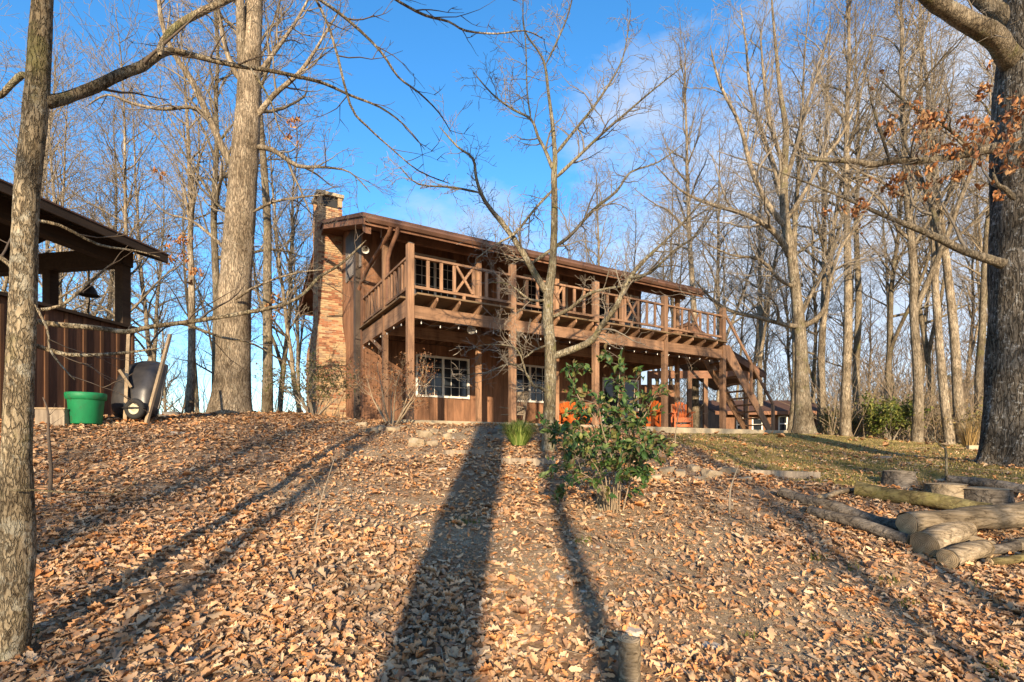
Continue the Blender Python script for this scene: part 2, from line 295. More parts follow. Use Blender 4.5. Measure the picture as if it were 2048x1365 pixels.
def ghit(px, py, d0=1.5, d1=40):
    """where the ray through a photo pixel meets the ground"""
    ds = np.linspace(d0, d1, 1600); xs = (px - CX) / F * ds; zs = EYE + (HY - py) / F * ds
    g = ghv(xs, ds); i = np.argmax(zs < g)
    d = ds[i] if (zs < g).any() else d1
    return Vector(((px - CX) / F * d, d, gh((px - CX) / F * d, d)))
def G(px, d, dz=0.0):
    x = (px - CX) / F * d
    return Vector((x, d, gh(x, d) + dz))
def proj(x, y, z):
    y = np.maximum(y, 0.3)
    return CX + F * x / y, HY - F * (z - EYE) / y

# ------------------------------------------------------------------ helpers: objects
def tag(o, label=None, cat=None, group=None, kind=None):
    if label: o['label'] = label
    if cat: o['category'] = cat
    if group: o['group'] = group
    if kind: o['kind'] = kind
    return o
def empty(name, loc=(0, 0, 0), rz=0.0, parent=None):
    o = bpy.data.objects.new(name, None); col.objects.link(o); o.location = loc; o.rotation_euler = (0, 0, rz)
    o.empty_display_size = 0.2
    if parent: o.parent = parent
    return o
def link(name, me, parent=None, mat=None):
    if mat is not None and len(me.materials) == 0: me.materials.append(MATS[mat] if isinstance(mat, str) else mat)
    o = bpy.data.objects.new(name, me); col.objects.link(o)
    if parent: o.parent = parent
    return o
def mesh(name, V, Fc, smooth=False):
    me = bpy.data.meshes.new(name); me.from_pydata([tuple(v) for v in V], [], Fc); me.update()
    if smooth: me.polygons.foreach_set('use_smooth', [True] * len(me.polygons))
    return me
def mesh_np(name, V, faces, smooth=True, tint=None):
    """V (n,3); faces list of int arrays (m,k)"""
    me = bpy.data.meshes.new(name)
    V = np.ascontiguousarray(V, np.float32); me.vertices.add(len(V)); me.vertices.foreach_set('co', V.ravel())
    loops = np.concatenate([f.ravel() for f in faces]).astype(np.int32)
    tot = np.concatenate([np.full(len(f), f.shape[1], np.int32) for f in faces])
    st = np.concatenate([[0], np.cumsum(tot)[:-1]]).astype(np.int32)
    me.loops.add(len(loops)); me.loops.foreach_set('vertex_index', loops)
    me.polygons.add(len(tot)); me.polygons.foreach_set('loop_start', st); me.polygons.foreach_set('loop_total', tot)
    me.polygons.foreach_set('use_smooth', np.full(len(tot), smooth))
    if tint is not None:
        a = me.attributes.new('tint', 'FLOAT_COLOR', 'POINT')
        c = np.ones((len(V), 4), np.float32); c[:, :3] = tint; a.data.foreach_set('color', c.ravel())
    me.update(calc_edges=True); me.validate()
    return me
BOXF = [(0, 3, 2, 1), (4, 5, 6, 7), (0, 1, 5, 4), (1, 2, 6, 5), (2, 3, 7, 6), (3, 0, 4, 7)]
def box(name, parent, mat, x0, x1, y0, y1, z0, z1, bev=0.0):
    V = [(x0, y0, z0), (x1, y0, z0), (x1, y1, z0), (x0, y1, z0), (x0, y0, z1), (x1, y0, z1), (x1, y1, z1), (x0, y1, z1)]
    return link(name, mesh(name, V, BOXF), parent, mat)
def bar(name, parent, mat, a, b, w, h, up=(0, 0, 1)):
    """rectangular bar from a to b, w across and h in the up direction"""
    a = Vector(a); b = Vector(b); d = (b - a).normalized(); s = d.cross(Vector(up)).normalized(); u = s.cross(d).normalized()
    V = [p + s * (w / 2) * i + u * (h / 2) * j for p in (a, b) for i, j in ((-1, -1), (1, -1), (1, 1), (-1, 1))]
    return link(name, mesh(name, V, [(0, 1, 2, 3), (7, 6, 5, 4), (0, 4, 5, 1), (1, 5, 6, 2), (2, 6, 7, 3), (3, 7, 4, 0)]), parent, mat)
def prism(name, parent, mat, poly, axis, a0, a1):
    """closed polygon (2-D, in the two axes other than `axis`) pushed from a0 to a1"""
    def mk(p, a):
        q = list(p); q.insert(axis, a); return tuple(q)
    n = len(poly); V = [mk(p, a0) for p in poly] + [mk(p, a1) for p in poly]
    Fc = [tuple(range(n))[::-1], tuple(range(n, 2 * n))] + [(i, (i + 1) % n, n + (i + 1) % n, n + i) for i in range(n)]
    me = mesh(name, V, Fc)
    import bmesh
    bm = bmesh.new(); bm.from_mesh(me); bmesh.ops.recalc_face_normals(bm, faces=bm.faces); bm.to_mesh(me); bm.free()
    return link(name, me, parent, mat)
def lathe(name, parent, mat, prof, n=28, loc=(0, 0, 0), smooth=True):
    V, Fc = [], []
    for r, z in prof:
        for k in range(n):
            a = 2 * math.pi * k / n; V.append((loc[0] + r * math.cos(a), loc[1] + r * math.sin(a), loc[2] + z))
    for i in range(len(prof) - 1):
        for k in range(n): Fc.append((i * n + k, i * n + (k + 1) % n, (i + 1) * n + (k + 1) % n, (i + 1) * n + k))
    return link(name, mesh(name, V, Fc, smooth), parent, mat)

class Tubes:
    def __init__(s): s.d = {}
    def add(s, pts, rad, sides):
        s.d.setdefault((len(pts), sides), []).append((pts, rad))
    def arrays(s):
        Vs, Fs, off = [], [], 0
        for (n, k), lst in s.d.items():
            A = np.array([a for a, _ in lst], float); Rr = np.array([b for _, b in lst], float); B = len(lst)
            T = np.gradient(A, axis=1); T /= np.linalg.norm(T, axis=2, keepdims=True) + 1e-9
            ref = np.tile(np.array([0.31, 0.17, 0.93]), (B, n, 1))
            mainT = A[:, -1] - A[:, 0]; mainT /= np.linalg.norm(mainT, axis=1, keepdims=True) + 1e-9
            ref[np.abs(mainT[:, 2]) > 0.75] = (0.94, 0.3, 0.1)
            N = np.cross(T, ref); N /= np.linalg.norm(N, axis=2, keepdims=True) + 1e-9; Bn = np.cross(T, N)
            an = np.arange(k) * 2 * np.pi / k
            ring = A[:, :, None, :] + Rr[:, :, None, None] * (np.cos(an)[None, None, :, None] * N[:, :, None, :] + np.sin(an)[None, None, :, None] * Bn[:, :, None, :])
            Vs.append(ring.reshape(-1, 3))
            b = np.arange(B)[:, None, None] * n * k; i = np.arange(n - 1)[None, :, None] * k; j = np.arange(k)[None, None, :]
            j2 = (j + 1) % k
            q = np.stack(np.broadcast_arrays(b + i + j, b + i + j2, b + i + k + j2, b + i + k + j), -1).reshape(-1, 4) + off
            Fs.append(q); off += B * n * k
        return np.concatenate(Vs), Fs
    def build(s, name, parent=None, mat='twig'):
        V, Fs = s.arrays()
        return link(name, mesh_np(name, V, Fs), parent, mat)

# ------------------------------------------------------------------ helpers: branching
def grow(T, pts, rad, lev, maxlev, rng, prm, leaves=None):
    """side branches along a limb, recursively; prm holds one row per level: (per metre, angle lo/hi, length lo/hi, wiggle, upward pull, start fraction)"""
    per, a0, a1, l0, l1, wig, upp, st = prm[min(lev, len(prm) - 1)]
    seg = [(pts[i + 1] - pts[i]) for i in range(len(pts) - 1)]
    L = sum(s.length for s in seg)
    n = max(1, int(L * (1 - st) * per + rng.random()))
    for c in range(n):
        s = st + (1 - st) * ((c + rng.random()) / n)
        x = s * L; i = 0
        while i < len(seg) - 1 and x > seg[i].length: x -= seg[i].length; i += 1
        f = min(1, x / max(seg[i].length, 1e-6)); p = pts[i] + seg[i] * f; r = rad[i] * (1 - f) + rad[i + 1] * f
        d = seg[i].normalized()
        ax = Vector((rng.gauss(0, 1), rng.gauss(0, 1), rng.gauss(0, 1))); ax = d.cross(ax)
        if ax.length < 1e-3: continue
        ax.normalize()
        nd = Matrix.Rotation(R(rng.uniform(a0, a1)), 3, ax) @ d
        if nd.z < -0.25: nd.z *= 0.4
        nd.normalize()
        ln = rng.uniform(l0, l1) * (1.15 - 0.55 * s)
        branch(T, p, nd, ln, max(min(r * rng.uniform(0.45, 0.7), ln * 0.022), prm_min(prm)), lev, maxlev, rng, prm, wig, upp, leaves)
def prm_min(prm): return prm[-1][-1] if isinstance(prm[-1], tuple) and prm[-1][-1] < 0.05 else 0.004
def branch(T, p, d, ln, r, lev, maxlev, rng, prm, wig, upp, leaves=None):
    m = 6 if lev == 0 else (5 if lev == 1 else 4)
    pts = [p.copy()]; rad = [r]; d = d.copy(); mn = MINR[0]
    for i in range(m):
        d = d + Vector((rng.gauss(0, wig), rng.gauss(0, wig), rng.gauss(0, wig) + upp)); d.normalize()
        pts.append(pts[-1] + d * (ln / m)); rad.append(max(r * (1 - 0.82 * (i + 1) / m), mn * 0.7))
    T[min(lev, len(T) - 1)].add(pts, rad, 6 if r > 0.04 else (4 if r > 0.015 else 3))
    if leaves is not None and lev >= maxlev - 1: leaves.append((pts[-1], d.copy())); leaves.append((pts[-2], d.copy()))
    if lev < maxlev: grow(T, pts, rad, lev + 1, maxlev, rng, prm, leaves)
MINR = [0.005]

def smooth_line(pts, rad, sub=4):
    """Catmull-Rom through traced points"""
    out, ro = [], []
    n = len(pts)
    for i in range(n - 1):
        p0 = pts[max(i - 1, 0)]; p1 = pts[i]; p2 = pts[i + 1]; p3 = pts[min(i + 2, n - 1)]
        for k in range(sub):
            t = k / sub
            out.append(0.5 * ((2 * p1) + (p2 - p0) * t + (2 * p0 - 5 * p1 + 4 * p2 - p3) * t * t + (3 * p1 - p0 - 3 * p2 + p3) * t ** 3))
            ro.append(rad[i] * (1 - t) + rad[i + 1] * t)
    out.append(pts[-1].copy()); ro.append(rad[-1])
    return out, ro
def trunk_mesh(name, pts, rad, parent, mat, sides=28, rough=0.06, sub=8, flare=0.0, ridges=0, seed=0.0):
    """thick stem with ridged bark relief in the mesh itself"""
    pts, rad = smooth_line(pts, rad, sub)
    T = Tubes(); T.add(pts, rad, sides); V, Fs = T.arrays()
    C = np.repeat(np.array([tuple(p) for p in pts]), sides, 0); D = V - C
    z0 = pts[0].z; k = np.empty(len(V)); an = np.tile(np.arange(sides) * 2 * np.pi / sides, len(pts))
    rr = np.repeat(np.array(rad), sides)
    for i, v in enumerate(V):
        q = Vector((v[0] / rr[i] * 1.6, v[1] / rr[i] * 1.6, v[2] * 1.6 / max(rr[i], .05) * 0.28 + seed))
        k[i] = 1 + rough * mnoise.fractal(q, 0.9, 2.1, 4)
    if flare:
        h = V[:, 2] - z0
        k *= 1 + flare * np.exp(-np.clip(h, 0, None) / (rad[0] * 1.1)) * (0.75 + 0.45 * np.cos(an * 5 + seed) + 0.2 * np.sin(an * 3 + 1))
    V2 = C + D * k[:, None]
    return link(name, mesh_np(name, V2, Fs), parent, mat)
def path3(pix, d):
    """traced pixels (x, y, width px) at depths d (one number, or start and end) -> points and radii"""
    n = len(pix); dd = [d] * n if not isinstance(d, (tuple, list)) else [d[0] + (d[1] - d[0]) * i / (n - 1) for i in range(n)]
    return [P(a[0], a[1], e) for a, e in zip(pix, dd)], [a[2] / F * e / 2 for a, e in zip(pix, dd)]

# leaf outlines: lobed (oak) and pointed (broadleaf), unit length along +x
OAK = [(0, 0), (.14, .10), (.24, .19), (.36, .13), (.5, .27), (.64, .18), (.8, .22), (1, .02)]
LANCE = [(0, 0), (.15, .12), (.38, .21), (.62, .19), (.85, .08), (1, 0)]
def leaf_template(outl, curl, cup):
    top = outl; n = len(top); V = []
    for x, y in top: V.append((x, 0.0))
    V = []; Fc = []
    for x, y in top:
        for s in (1, 0, -1):
            zz = curl * (x - .5) ** 2 * 2 + cup * abs(s * y) * 2 - 0.02
            V.append((x - .5, s * y, zz))
    for i in range(n - 1):
        a = 3 * i; b = a + 3
        Fc.append((a, a + 1, b + 1, b)); Fc.append((a + 1, a + 2, b + 2, b + 1))
    return np.array(V), np.array(Fc)
def leaf_cloud(name, pos, ax, nrm, size, tint, templates, parent, mat, rng):
    """many leaves in one mesh: pos, length axis, normal, size and colour per leaf"""
    pos = np.asarray(pos); ax = np.asarray(ax, float); nrm = np.asarray(nrm, float)
    ax /= np.linalg.norm(ax, axis=1, keepdims=True) + 1e-9
    b = np.cross(nrm, ax); b /= np.linalg.norm(b, axis=1, keepdims=True) + 1e-9; c = np.cross(ax, b)
    which = rng.integers(0, len(templates), len(pos)); Vs, Fs, Ts, off = [], [], [], 0
    for k, (tv, tf) in enumerate(templates):
        s = which == k
        if not s.any(): continue
        M = pos[s][:, None, :] + size[s][:, None, None] * (tv[None, :, 0:1] * ax[s][:, None, :] + tv[None, :, 1:2] * b[s][:, None, :] + tv[None, :, 2:3] * c[s][:, None, :])
        Vs.append(M.reshape(-1, 3)); m = s.sum()
        Fs.append((tf[None] + (np.arange(m) * len(tv))[:, None, None] + off).reshape(-1, tf.shape[1])); off += m * len(tv)
        Ts.append(np.repeat(tint[s], len(tv), 0))
    return link(name, mesh_np(name, np.concatenate(Vs), Fs, True, np.concatenate(Ts)), parent, mat)

nrng = np.random.default_rng(5)
rng = random.Random(11)

#@@SECTION ground
# ================================================================== THE GROUND
def in_poly(px, py, poly):
    r = np.zeros(px.shape, bool); j = len(poly) - 1
    for i in range(len(poly)):
        xi, yi = poly[i]; xj, yj = poly[j]
        r ^= ((yi > py) != (yj > py)) & (px < (xj - xi) * (py - yi) / (yj - yi + 1e-9) + xi); j = i
    return r
LAWN = [(1340, 862), (1600, 860), (2300, 880), (2300, 962), (1900, 968), (1760, 975), (1620, 962), (1500, 950), (1400, 905), (1335, 885)]
BARE = [(650, 985, 130, 30), (780, 1030, 170, 42), (930, 1085, 160, 42), (1080, 1130, 150, 46), (1230, 1085, 150, 70), (1340, 1120, 170, 60), (1500, 1240, 160, 55),
        (1620, 1300, 150, 48), (1430, 1060, 150, 42), (940, 872, 150, 18), (1640, 1160, 150, 38), (760, 905, 80, 14), (1720, 1235, 120, 30), (1170, 1200, 120, 40), (1850, 1290, 110, 30), (1500, 1130, 110, 30), (1270, 900, 90, 14)]
def lawn_bare(x, y, z):
    px, py = proj(x, y, z)
    lawn = in_poly(px + 14 * np.sin(y * 3.1 + x), py + 5 * np.sin(x * 2.3), LAWN) & (y > 6)
    bare = np.zeros(px.shape)
    for a, b, c, d in BARE: bare = np.maximum(bare, np.exp(-(((px - a) / c) ** 2 + ((py - b) / d) ** 2)))
    return lawn, bare * (y > 1)
def axis_pts(lo, hi, fine, far):
    a = list(np.arange(lo, hi + 1e-6, fine)); s = fine; x = hi
    while x < far: s *= 1.35; x += s; a.append(x)
    s = fine; x = lo
    while x > -far: s *= 1.35; x -= s; a.insert(0, x)
    return np.array(a)
gx = axis_pts(-15, 17, 0.16, 1600); gy = axis_pts(-1, 24, 0.16, 1600)
GX, GY = np.meshgrid(gx, gy); GZ = ghv(GX, GY)
V = np.stack([GX.ravel(), GY.ravel(), GZ.ravel()], 1)
ny, nx = GX.shape
ii, jj = np.meshgrid(np.arange(ny - 1), np.arange(nx - 1), indexing='ij'); b0 = (ii * nx + jj).ravel()
lw, br = lawn_bare(V[:, 0], V[:, 1], V[:, 2])
me = mesh_np('ground', V, [np.stack([b0, b0 + 1, b0 + 1 + nx, b0 + nx], 1)], True, np.stack([lw * 1.0, br, np.zeros(len(V))], 1))
m, n, l, b = newmat('ground_soil')
t = n.new('ShaderNodeTexCoord')
a = n.new('ShaderNodeAttribute'); a.attribute_name = 'tint'; sp = n.new('ShaderNodeSeparateColor'); l.new(a.outputs['Color'], sp.inputs['Color'])
vo = n.new('ShaderNodeTexVoronoi'); vo.inputs['Scale'].default_value = 13; l.new(t.outputs['Object'], vo.inputs['Vector'])
no = n.new('ShaderNodeTexNoise'); no.inputs['Scale'].default_value = 3; no.inputs['Detail'].default_value = 9; no.inputs['Roughness'].default_value = .75
l.new(t.outputs['Object'], no.inputs['Vector'])
sv = n.new('ShaderNodeSeparateColor'); l.new(vo.outputs['Color'], sv.inputs['Color'])
r1 = ramp_node(n, [(0, (.22, .135, .08)), (.4, (.33, .21, .125)), (.75, (.42, .28, .17)), (1, (.50, .37, .25))]); l.new(sv.outputs['Red'], r1.inputs['Fac'])
r2 = ramp_node(n, [(.3, (.22, .165, .105)), (.5, (.38, .29, .19)), (.7, (.52, .42, .29))]); l.new(no.outputs['Fac'], r2.inputs['Fac'])
r3 = ramp_node(n, [(.32, (.14, .115, .035)), (.5, (.29, .22, .075)), (.7, (.46, .34, .16))]); l.new(no.outputs['Fac'], r3.inputs['Fac'])
mx = n.new('ShaderNodeMixRGB'); l.new(sp.outputs['Green'], mx.inputs['Fac']); l.new(r1.outputs['Color'], mx.inputs['Color1']); l.new(r2.outputs['Color'], mx.inputs['Color2'])
mx2 = n.new('ShaderNodeMixRGB'); l.new(sp.outputs['Red'], mx2.inputs['Fac']); l.new(mx.outputs['Color'], mx2.inputs['Color1']); l.new(r3.outputs['Color'], mx2.inputs['Color2'])
l.new(mx2.outputs['Color'], b.inputs['Base Color']); b.inputs['Roughness'].default_value = 1; b.inputs['Specular IOR Level'].default_value = .05
n5 = n.new('ShaderNodeTexNoise'); n5.inputs['Scale'].default_value = 26; n5.inputs['Detail'].default_value = 9; n5.inputs['Roughness'].default_value = .75; l.new(t.outputs['Object'], n5.inputs['Vector'])
bp = n.new('ShaderNodeBump'); bp.inputs['Strength'].default_value = 1; bp.inputs['Distance'].default_value = .06
l.new(n5.outputs['Fac'], bp.inputs['Height']); l.new(bp.outputs['Normal'], b.inputs['Normal'])
MATS['ground_soil'] = m
tag(link('ground', me, None, 'ground_soil'), 'sloping ground under fallen leaves rising to the house', kind='structure')

# fallen leaves
def sample_ground(nn, d0, d1, power=1.0, pxlo=-150, pxhi=2200):
    d = d0 + (d1 - d0) * nrng.random(nn) ** power
    px = pxlo + (pxhi - pxlo) * nrng.random(nn)
    x = (px - CX) / F * d
    return x, d
def slope_normals(x, y):
    e = 0.05
    gx_ = (ghv(x + e, y) - ghv(x - e, y)) / (2 * e); gy_ = (ghv(x, y + e) - ghv(x, y - e)) / (2 * e)
    nn = np.stack([-gx_, -gy_, np.ones_like(x)], 1); return nn / np.linalg.norm(nn, axis=1, keepdims=True)
LEAFC = np.array([(.46, .285, .165), (.42, .235, .125), (.50, .33, .205), (.36, .20, .11), (.29, .18, .115), (.44, .205, .085), (.40, .285, .20), (.54, .39, .26), (.22, .13, .085), (.45, .26, .14), (.36, .27, .19)]) * np.array([1.0, .965, .87])
HOUSE_O, HOUSE_A = Vector((-2.33, 12.0, 2.13)), math.atan2(.5075, .8616)
def house_local(x, y):
    dx, dy = x - HOUSE_O.x, y - HOUSE_O.y; c, s = math.cos(HOUSE_A), math.sin(HOUSE_A)
    return dx * c + dy * s, -dx * s + dy * c
def litter(nn, d0, d1, smin, smax, templates, name, power, lift):
    x, y = sample_ground(nn, d0, d1, power); z = ghv(x, y)
    lw, br = lawn_bare(x, y, z); tt, ww = house_local(x, y)
    keep = nrng.random(nn) > np.where(lw, 0.84, np.clip(br * 1.15, 0, .78))
    keep &= ~((tt > -.4) & (tt < 14) & (ww > -.4))
    drift = np.sin(1.7 * x + .8 * y) + np.sin(2.9 * y - 1.3 * x + 2) + np.sin(4.6 * x + 3.1 * y + 4) + .6 * np.sin(8.3 * x - 6.1 * y)
    keep &= nrng.random(nn) < .92 + .2 * drift
    x, y, z = x[keep], y[keep], z[keep]; k = len(x)
    nm = slope_normals(x, y) + nrng.normal(0, .2, (k, 3)) * (1 + 1.2 * (nrng.random((k, 1)) < .12)); nm /= np.linalg.norm(nm, axis=1, keepdims=True)
    ax = nrng.normal(0, 1, (k, 3)); ax -= nm * (ax * nm).sum(1, keepdims=True)
    size = smin + (smax - smin) * nrng.random(k) ** 1.3 + (nrng.random(k) < .06) * .04
    tint = LEAFC[nrng.integers(0, len(LEAFC), k)] * (0.9 + .5 * nrng.random((k, 1)))
    dr = drift[keep]; damp = np.clip(np.sin(1.1 * x - 1.9 * y + 1) + np.sin(2.3 * x + 1.7 * y) + .7 * np.sin(5.2 * y + 3.3 * x), -2, 2)[:, None]
    tint = tint * (1 + .13 * damp) * (1 + np.array([.0, -.02, -.05]) * damp)
    pos = np.stack([x, y, z + lift * (0.25 + nrng.random(k)) + np.clip(dr, 0, 3) * .006], 1)
    return tag(leaf_cloud(name, pos, ax, nm, size, tint, templates, None, 'litter', nrng), kind='stuff')
oakT = [leaf_template(OAK, c, u) for c, u in ((.3, .2), (-.35, .35), (.1, .6), (.4, -.25), (-.15, .1), (.2, .95), (-.5, .15), (.05, -.1), (.02, .05), (.12, -.5), (-.6, .7), (.03, .18))]
OAK_S = [(0, .02), (.3, .2), (.62, .24), (1, .02)]
oakS = [leaf_template(OAK_S, c, u) for c, u in ((.4, .4), (-.5, .5), (.2, 1.0), (-.1, .2), (-.3, -.4))]
tag(litter(35000, 2.3, 6.2, .03, .10, oakT, 'leaf_litter', .72, .03), 'brown lobed oak leaves lying thick on the near slope', 'leaves')
tag(litter(76000, 6.0, 14.5, .03, .095, oakS, 'leaf_litter', .8, .03), 'brown fallen leaves covering the upper slope towards the house', 'leaves')
tag(litter(9000, 14, 30, .10, .24, oakS, 'leaf_litter', .8, .03), 'brown fallen leaves at the edge of the wood', 'leaves')
# crumbs of leaf and grit on the worn ground
DIA = (np.array([(-.5, 0, .04), (0, .3, 0), (.5, 0, .05), (0, -.3, -.02)]), np.array([(0, 1, 2, 3)]))
x, y = sample_ground(110000, 2.4, 10, .8); z = ghv(x, y); lw, br = lawn_bare(x, y, z); kk = (nrng.random(len(x)) < .25 + br) & ~lw; x, y, z = x[kk], y[kk], z[kk]; k = len(x)
nm = slope_normals(x, y) + nrng.normal(0, .3, (k, 3)); ax = nrng.normal(0, 1, (k, 3)); ax -= nm * (ax * nm).sum(1, keepdims=True) / (nm * nm).sum(1, keepdims=True)
o = leaf_cloud('leaf_crumbs', np.stack([x, y, z + .012 * nrng.random(k) + .004], 1), ax, nm, 0.01 + .045 * nrng.random(k) ** 2, LEAFC[nrng.integers(0, len(LEAFC), k)] * (.75 + .6 * nrng.random((k, 1))), [DIA], None, 'litter', nrng)
tag(o, 'crumbled leaf bits over the worn bare soil', 'leaf bits', kind='stuff')
OCT = (np.array([(1, 0, 0), (0, .8, 0), (-.9, 0, 0), (0, -.8, 0), (0, 0, .6), (0, 0, -.5)]), np.array([(0, 1, 4), (1, 2, 4), (2, 3, 4), (3, 0, 4), (1, 0, 5), (2, 1, 5), (3, 2, 5), (0, 3, 5)]))
x, y = sample_ground(26000, 2.4, 9, .8); z = ghv(x, y); lw, br = lawn_bare(x, y, z); kk = nrng.random(len(x)) < br * .8 + .02; x, y, z = x[kk], y[kk], z[kk]; k = len(x)
nm = nrng.normal(0, 1, (k, 3)); ax = nrng.normal(0, 1, (k, 3))
GRV = np.array([(.42, .36, .28), (.30, .25, .19), (.52, .47, .40), (.22, .18, .14), (.36, .30, .22)])
o = leaf_cloud('gravel', np.stack([x, y, z + .003], 1), ax, nm, .004 + .016 * nrng.random(k) ** 3, GRV[nrng.integers(0, 5, k)], [OCT], None, 'litter', nrng)
tag(o, 'pale gravel specks in the worn bare soil', 'gravel', kind='stuff')
# twigs lying about
T = Tubes()
for i in range(420):
    d = rng.uniform(2.6, 9); x = (rng.uniform(-50, 2100) - CX) / F * d; a = rng.uniform(0, 6.28); L = rng.uniform(.08, .4)
    pts = []
    for k in range(4):
        xx = x + math.cos(a) * L * k / 3; yy = d + math.sin(a) * L * k / 3; a += rng.gauss(0, .2)
        pts.append(Vector((xx, yy, gh(xx, yy) + .035)))
    T.add(pts, [.004, .0035, .003, .002], 3)
tag(T.build('fallen_twigs', None, 'twig_pale'), 'thin dry twigs scattered over the fallen leaves', 'twigs', kind='stuff')
# lawn and moss: short blades
def blades(nn, keepfn, d0, d1, h0, h1, cols, name, label, pxlo=1250, pxhi=2250, w=.006, lean=.6):
    x, y = sample_ground(nn, d0, d1, .9, pxlo, pxhi); z = ghv(x, y); k = keepfn(x, y, z); x, y, z = x[k], y[k], z[k]; m = len(x)
    a = nrng.random(m) * 6.283; h = h0 + (h1 - h0) * nrng.random(m) ** 1.6
    lx, ly = np.cos(a), np.sin(a); ln = lean * nrng.random(m)
    base = np.stack([x, y, z - .004], 1); side = np.stack([-ly, lx, 0 * lx], 1) * w
    tip = base + np.stack([lx * ln * h, ly * ln * h, h], 1)
    V = np.stack([base - side, base + side, tip], 1).reshape(-1, 3)
    c = np.array(cols)[nrng.integers(0, len(cols), m)] * (.7 + .6 * nrng.random((m, 1))) * (.82 + .16 * (np.sin(2.1 * x + 1.2 * y) + np.sin(3.7 * y - 1.9 * x)))[:, None]
    return tag(link(name, mesh_np(name, V, [np.arange(m * 3).reshape(-1, 3)], False, np.repeat(c, 3, 0)), None, 'grass_blade'), label, 'grass', kind='stuff')
blades(90000, lambda x, y, z: lawn_bare(x, y, z)[0] & (nrng.random(len(x)) < .8), 7, 20, .015, .05,
       [(.27, .23, .07), (.42, .31, .13), (.19, .18, .045), (.46, .33, .17)], 'lawn_grass', 'short mossy winter lawn beside the log pile', w=.009)
MOSS = [(1640, 1118, 22, 7), (1705, 1137, 12, 6), (1780, 1165, 25, 8), (1815, 1210, 22, 8), (1990, 1345, 40, 14), (1165, 1085, 16, 6), (1960, 1180, 14, 5), (70, 1270, 12, 12), (930, 1045, 30, 6), (1500, 1275, 20, 8), (1740, 1290, 14, 8)]
def mossk(x, y, z):
    px, py = proj(x, y, z); r = np.zeros(len(x), bool)
    for a, b, c, d in MOSS: r |= (((px - a) / c) ** 2 + ((py - b) / d) ** 2) < 1 + .5 * np.sin(px * .4)
    return r
blades(160000, mossk, 2.6, 8, .02, .09, [(.16, .19, .03), (.20, .21, .05), (.11, .15, .03)], 'moss_patches', 'small green moss and grass patches among the leaves', 0, 2100, .004)

#@@SECTION house
# ================================================================== THE HOUSE (local x = along the front, y = into the house, z from the porch slab)
house = empty('wooden_house', HOUSE_O, HOUSE_A)
tag(house, 'two storey brown wooden house with brick chimney and long upper deck', 'house')
_c, _s = math.cos(HOUSE_A), math.sin(HOUSE_A)
def hpix(px, py, w):
    """photo pixel -> (t, z) on the house plane at depth w behind the deck posts"""
    dx, dy, dz = (px - CX) / F, 1.0, (HY - py) / F
    nx_, ny_ = -_s, _c
    k = (w + HOUSE_O.x * nx_ + HOUSE_O.y * ny_) / (dx * nx_ + dy * ny_)
    x, y, z = dx * k, dy * k, EYE + dz * k
    return house_local(x, y)[0], z - HOUSE_O.z
FLOOR, WALL_W, BACK_W, HT = 2.88, 4.0, 10.6, 11.05
EAVE_Z, RIDGE_Z, EAVE_W, RIDGE_W = 5.10, 6.77, 1.3, 6.3
PITCH = (RIDGE_Z - EAVE_Z) / (RIDGE_W - EAVE_W)
BACKEAVE_W = RIDGE_W * 2 - EAVE_W
RT0, RT1 = -.71, 11.45
def roof_under(w): return (EAVE_Z + PITCH * (w - EAVE_W) if w < RIDGE_W else RIDGE_Z - PITCH * (w - RIDGE_W)) - .2

box('porch_slab', house, 'concrete', -.3, 13.9, -.38, WALL_W + .1, -.6, 0)
# openings on the front wall: (t0, t1, z0, z1)
def opening(x0, y0, x1, y1):
    ta, za = hpix(x0, y0, WALL_W); tb, _ = hpix(x1, y1, WALL_W); _, zb = hpix(x0, y1 - (y1 - y0) * 0.0, WALL_W)
    return [ta, tb, za, zb]
wins = {}
t0, zt = hpix(831, 709, WALL_W); t1, zb = hpix(938, 799, WALL_W); wins['la'] = (t0, t1, zb, zt)
t0, _ = hpix(1017, 728, WALL_W); t1, _ = hpix(1100, 805, WALL_W); wins['lb'] = (t0, t1, zb, zt)
t0, _ = hpix(1204, 750, WALL_W); t1, _ = hpix(1276, 850, WALL_W); wins['ld'] = (t0, t1, .02, 2.08)
t0, _ = hpix(827, 512, WALL_W); t1, zu0 = hpix(911, 603, WALL_W); wins['ua'] = (t0, t1, zu0, zu0 + 1.3)
t0, _ = hpix(1046, 560, WALL_W); t1, _ = hpix(1134, 640, WALL_W); wins['ub'] = (t0, t1, zu0, zu0 + 1.3)
t0, _ = hpix(1193, 590, WALL_W); t1, _ = hpix(1222, 640, WALL_W); wins['ud'] = (t0, t0 + .86, FLOOR + .03, FLOOR + 2.06)
t0, _ = hpix(1245, 600, WALL_W); t1, _ = hpix(1284, 660, WALL_W); wins['uc'] = (t0, 10.9, zu0, zu0 + 1.3)

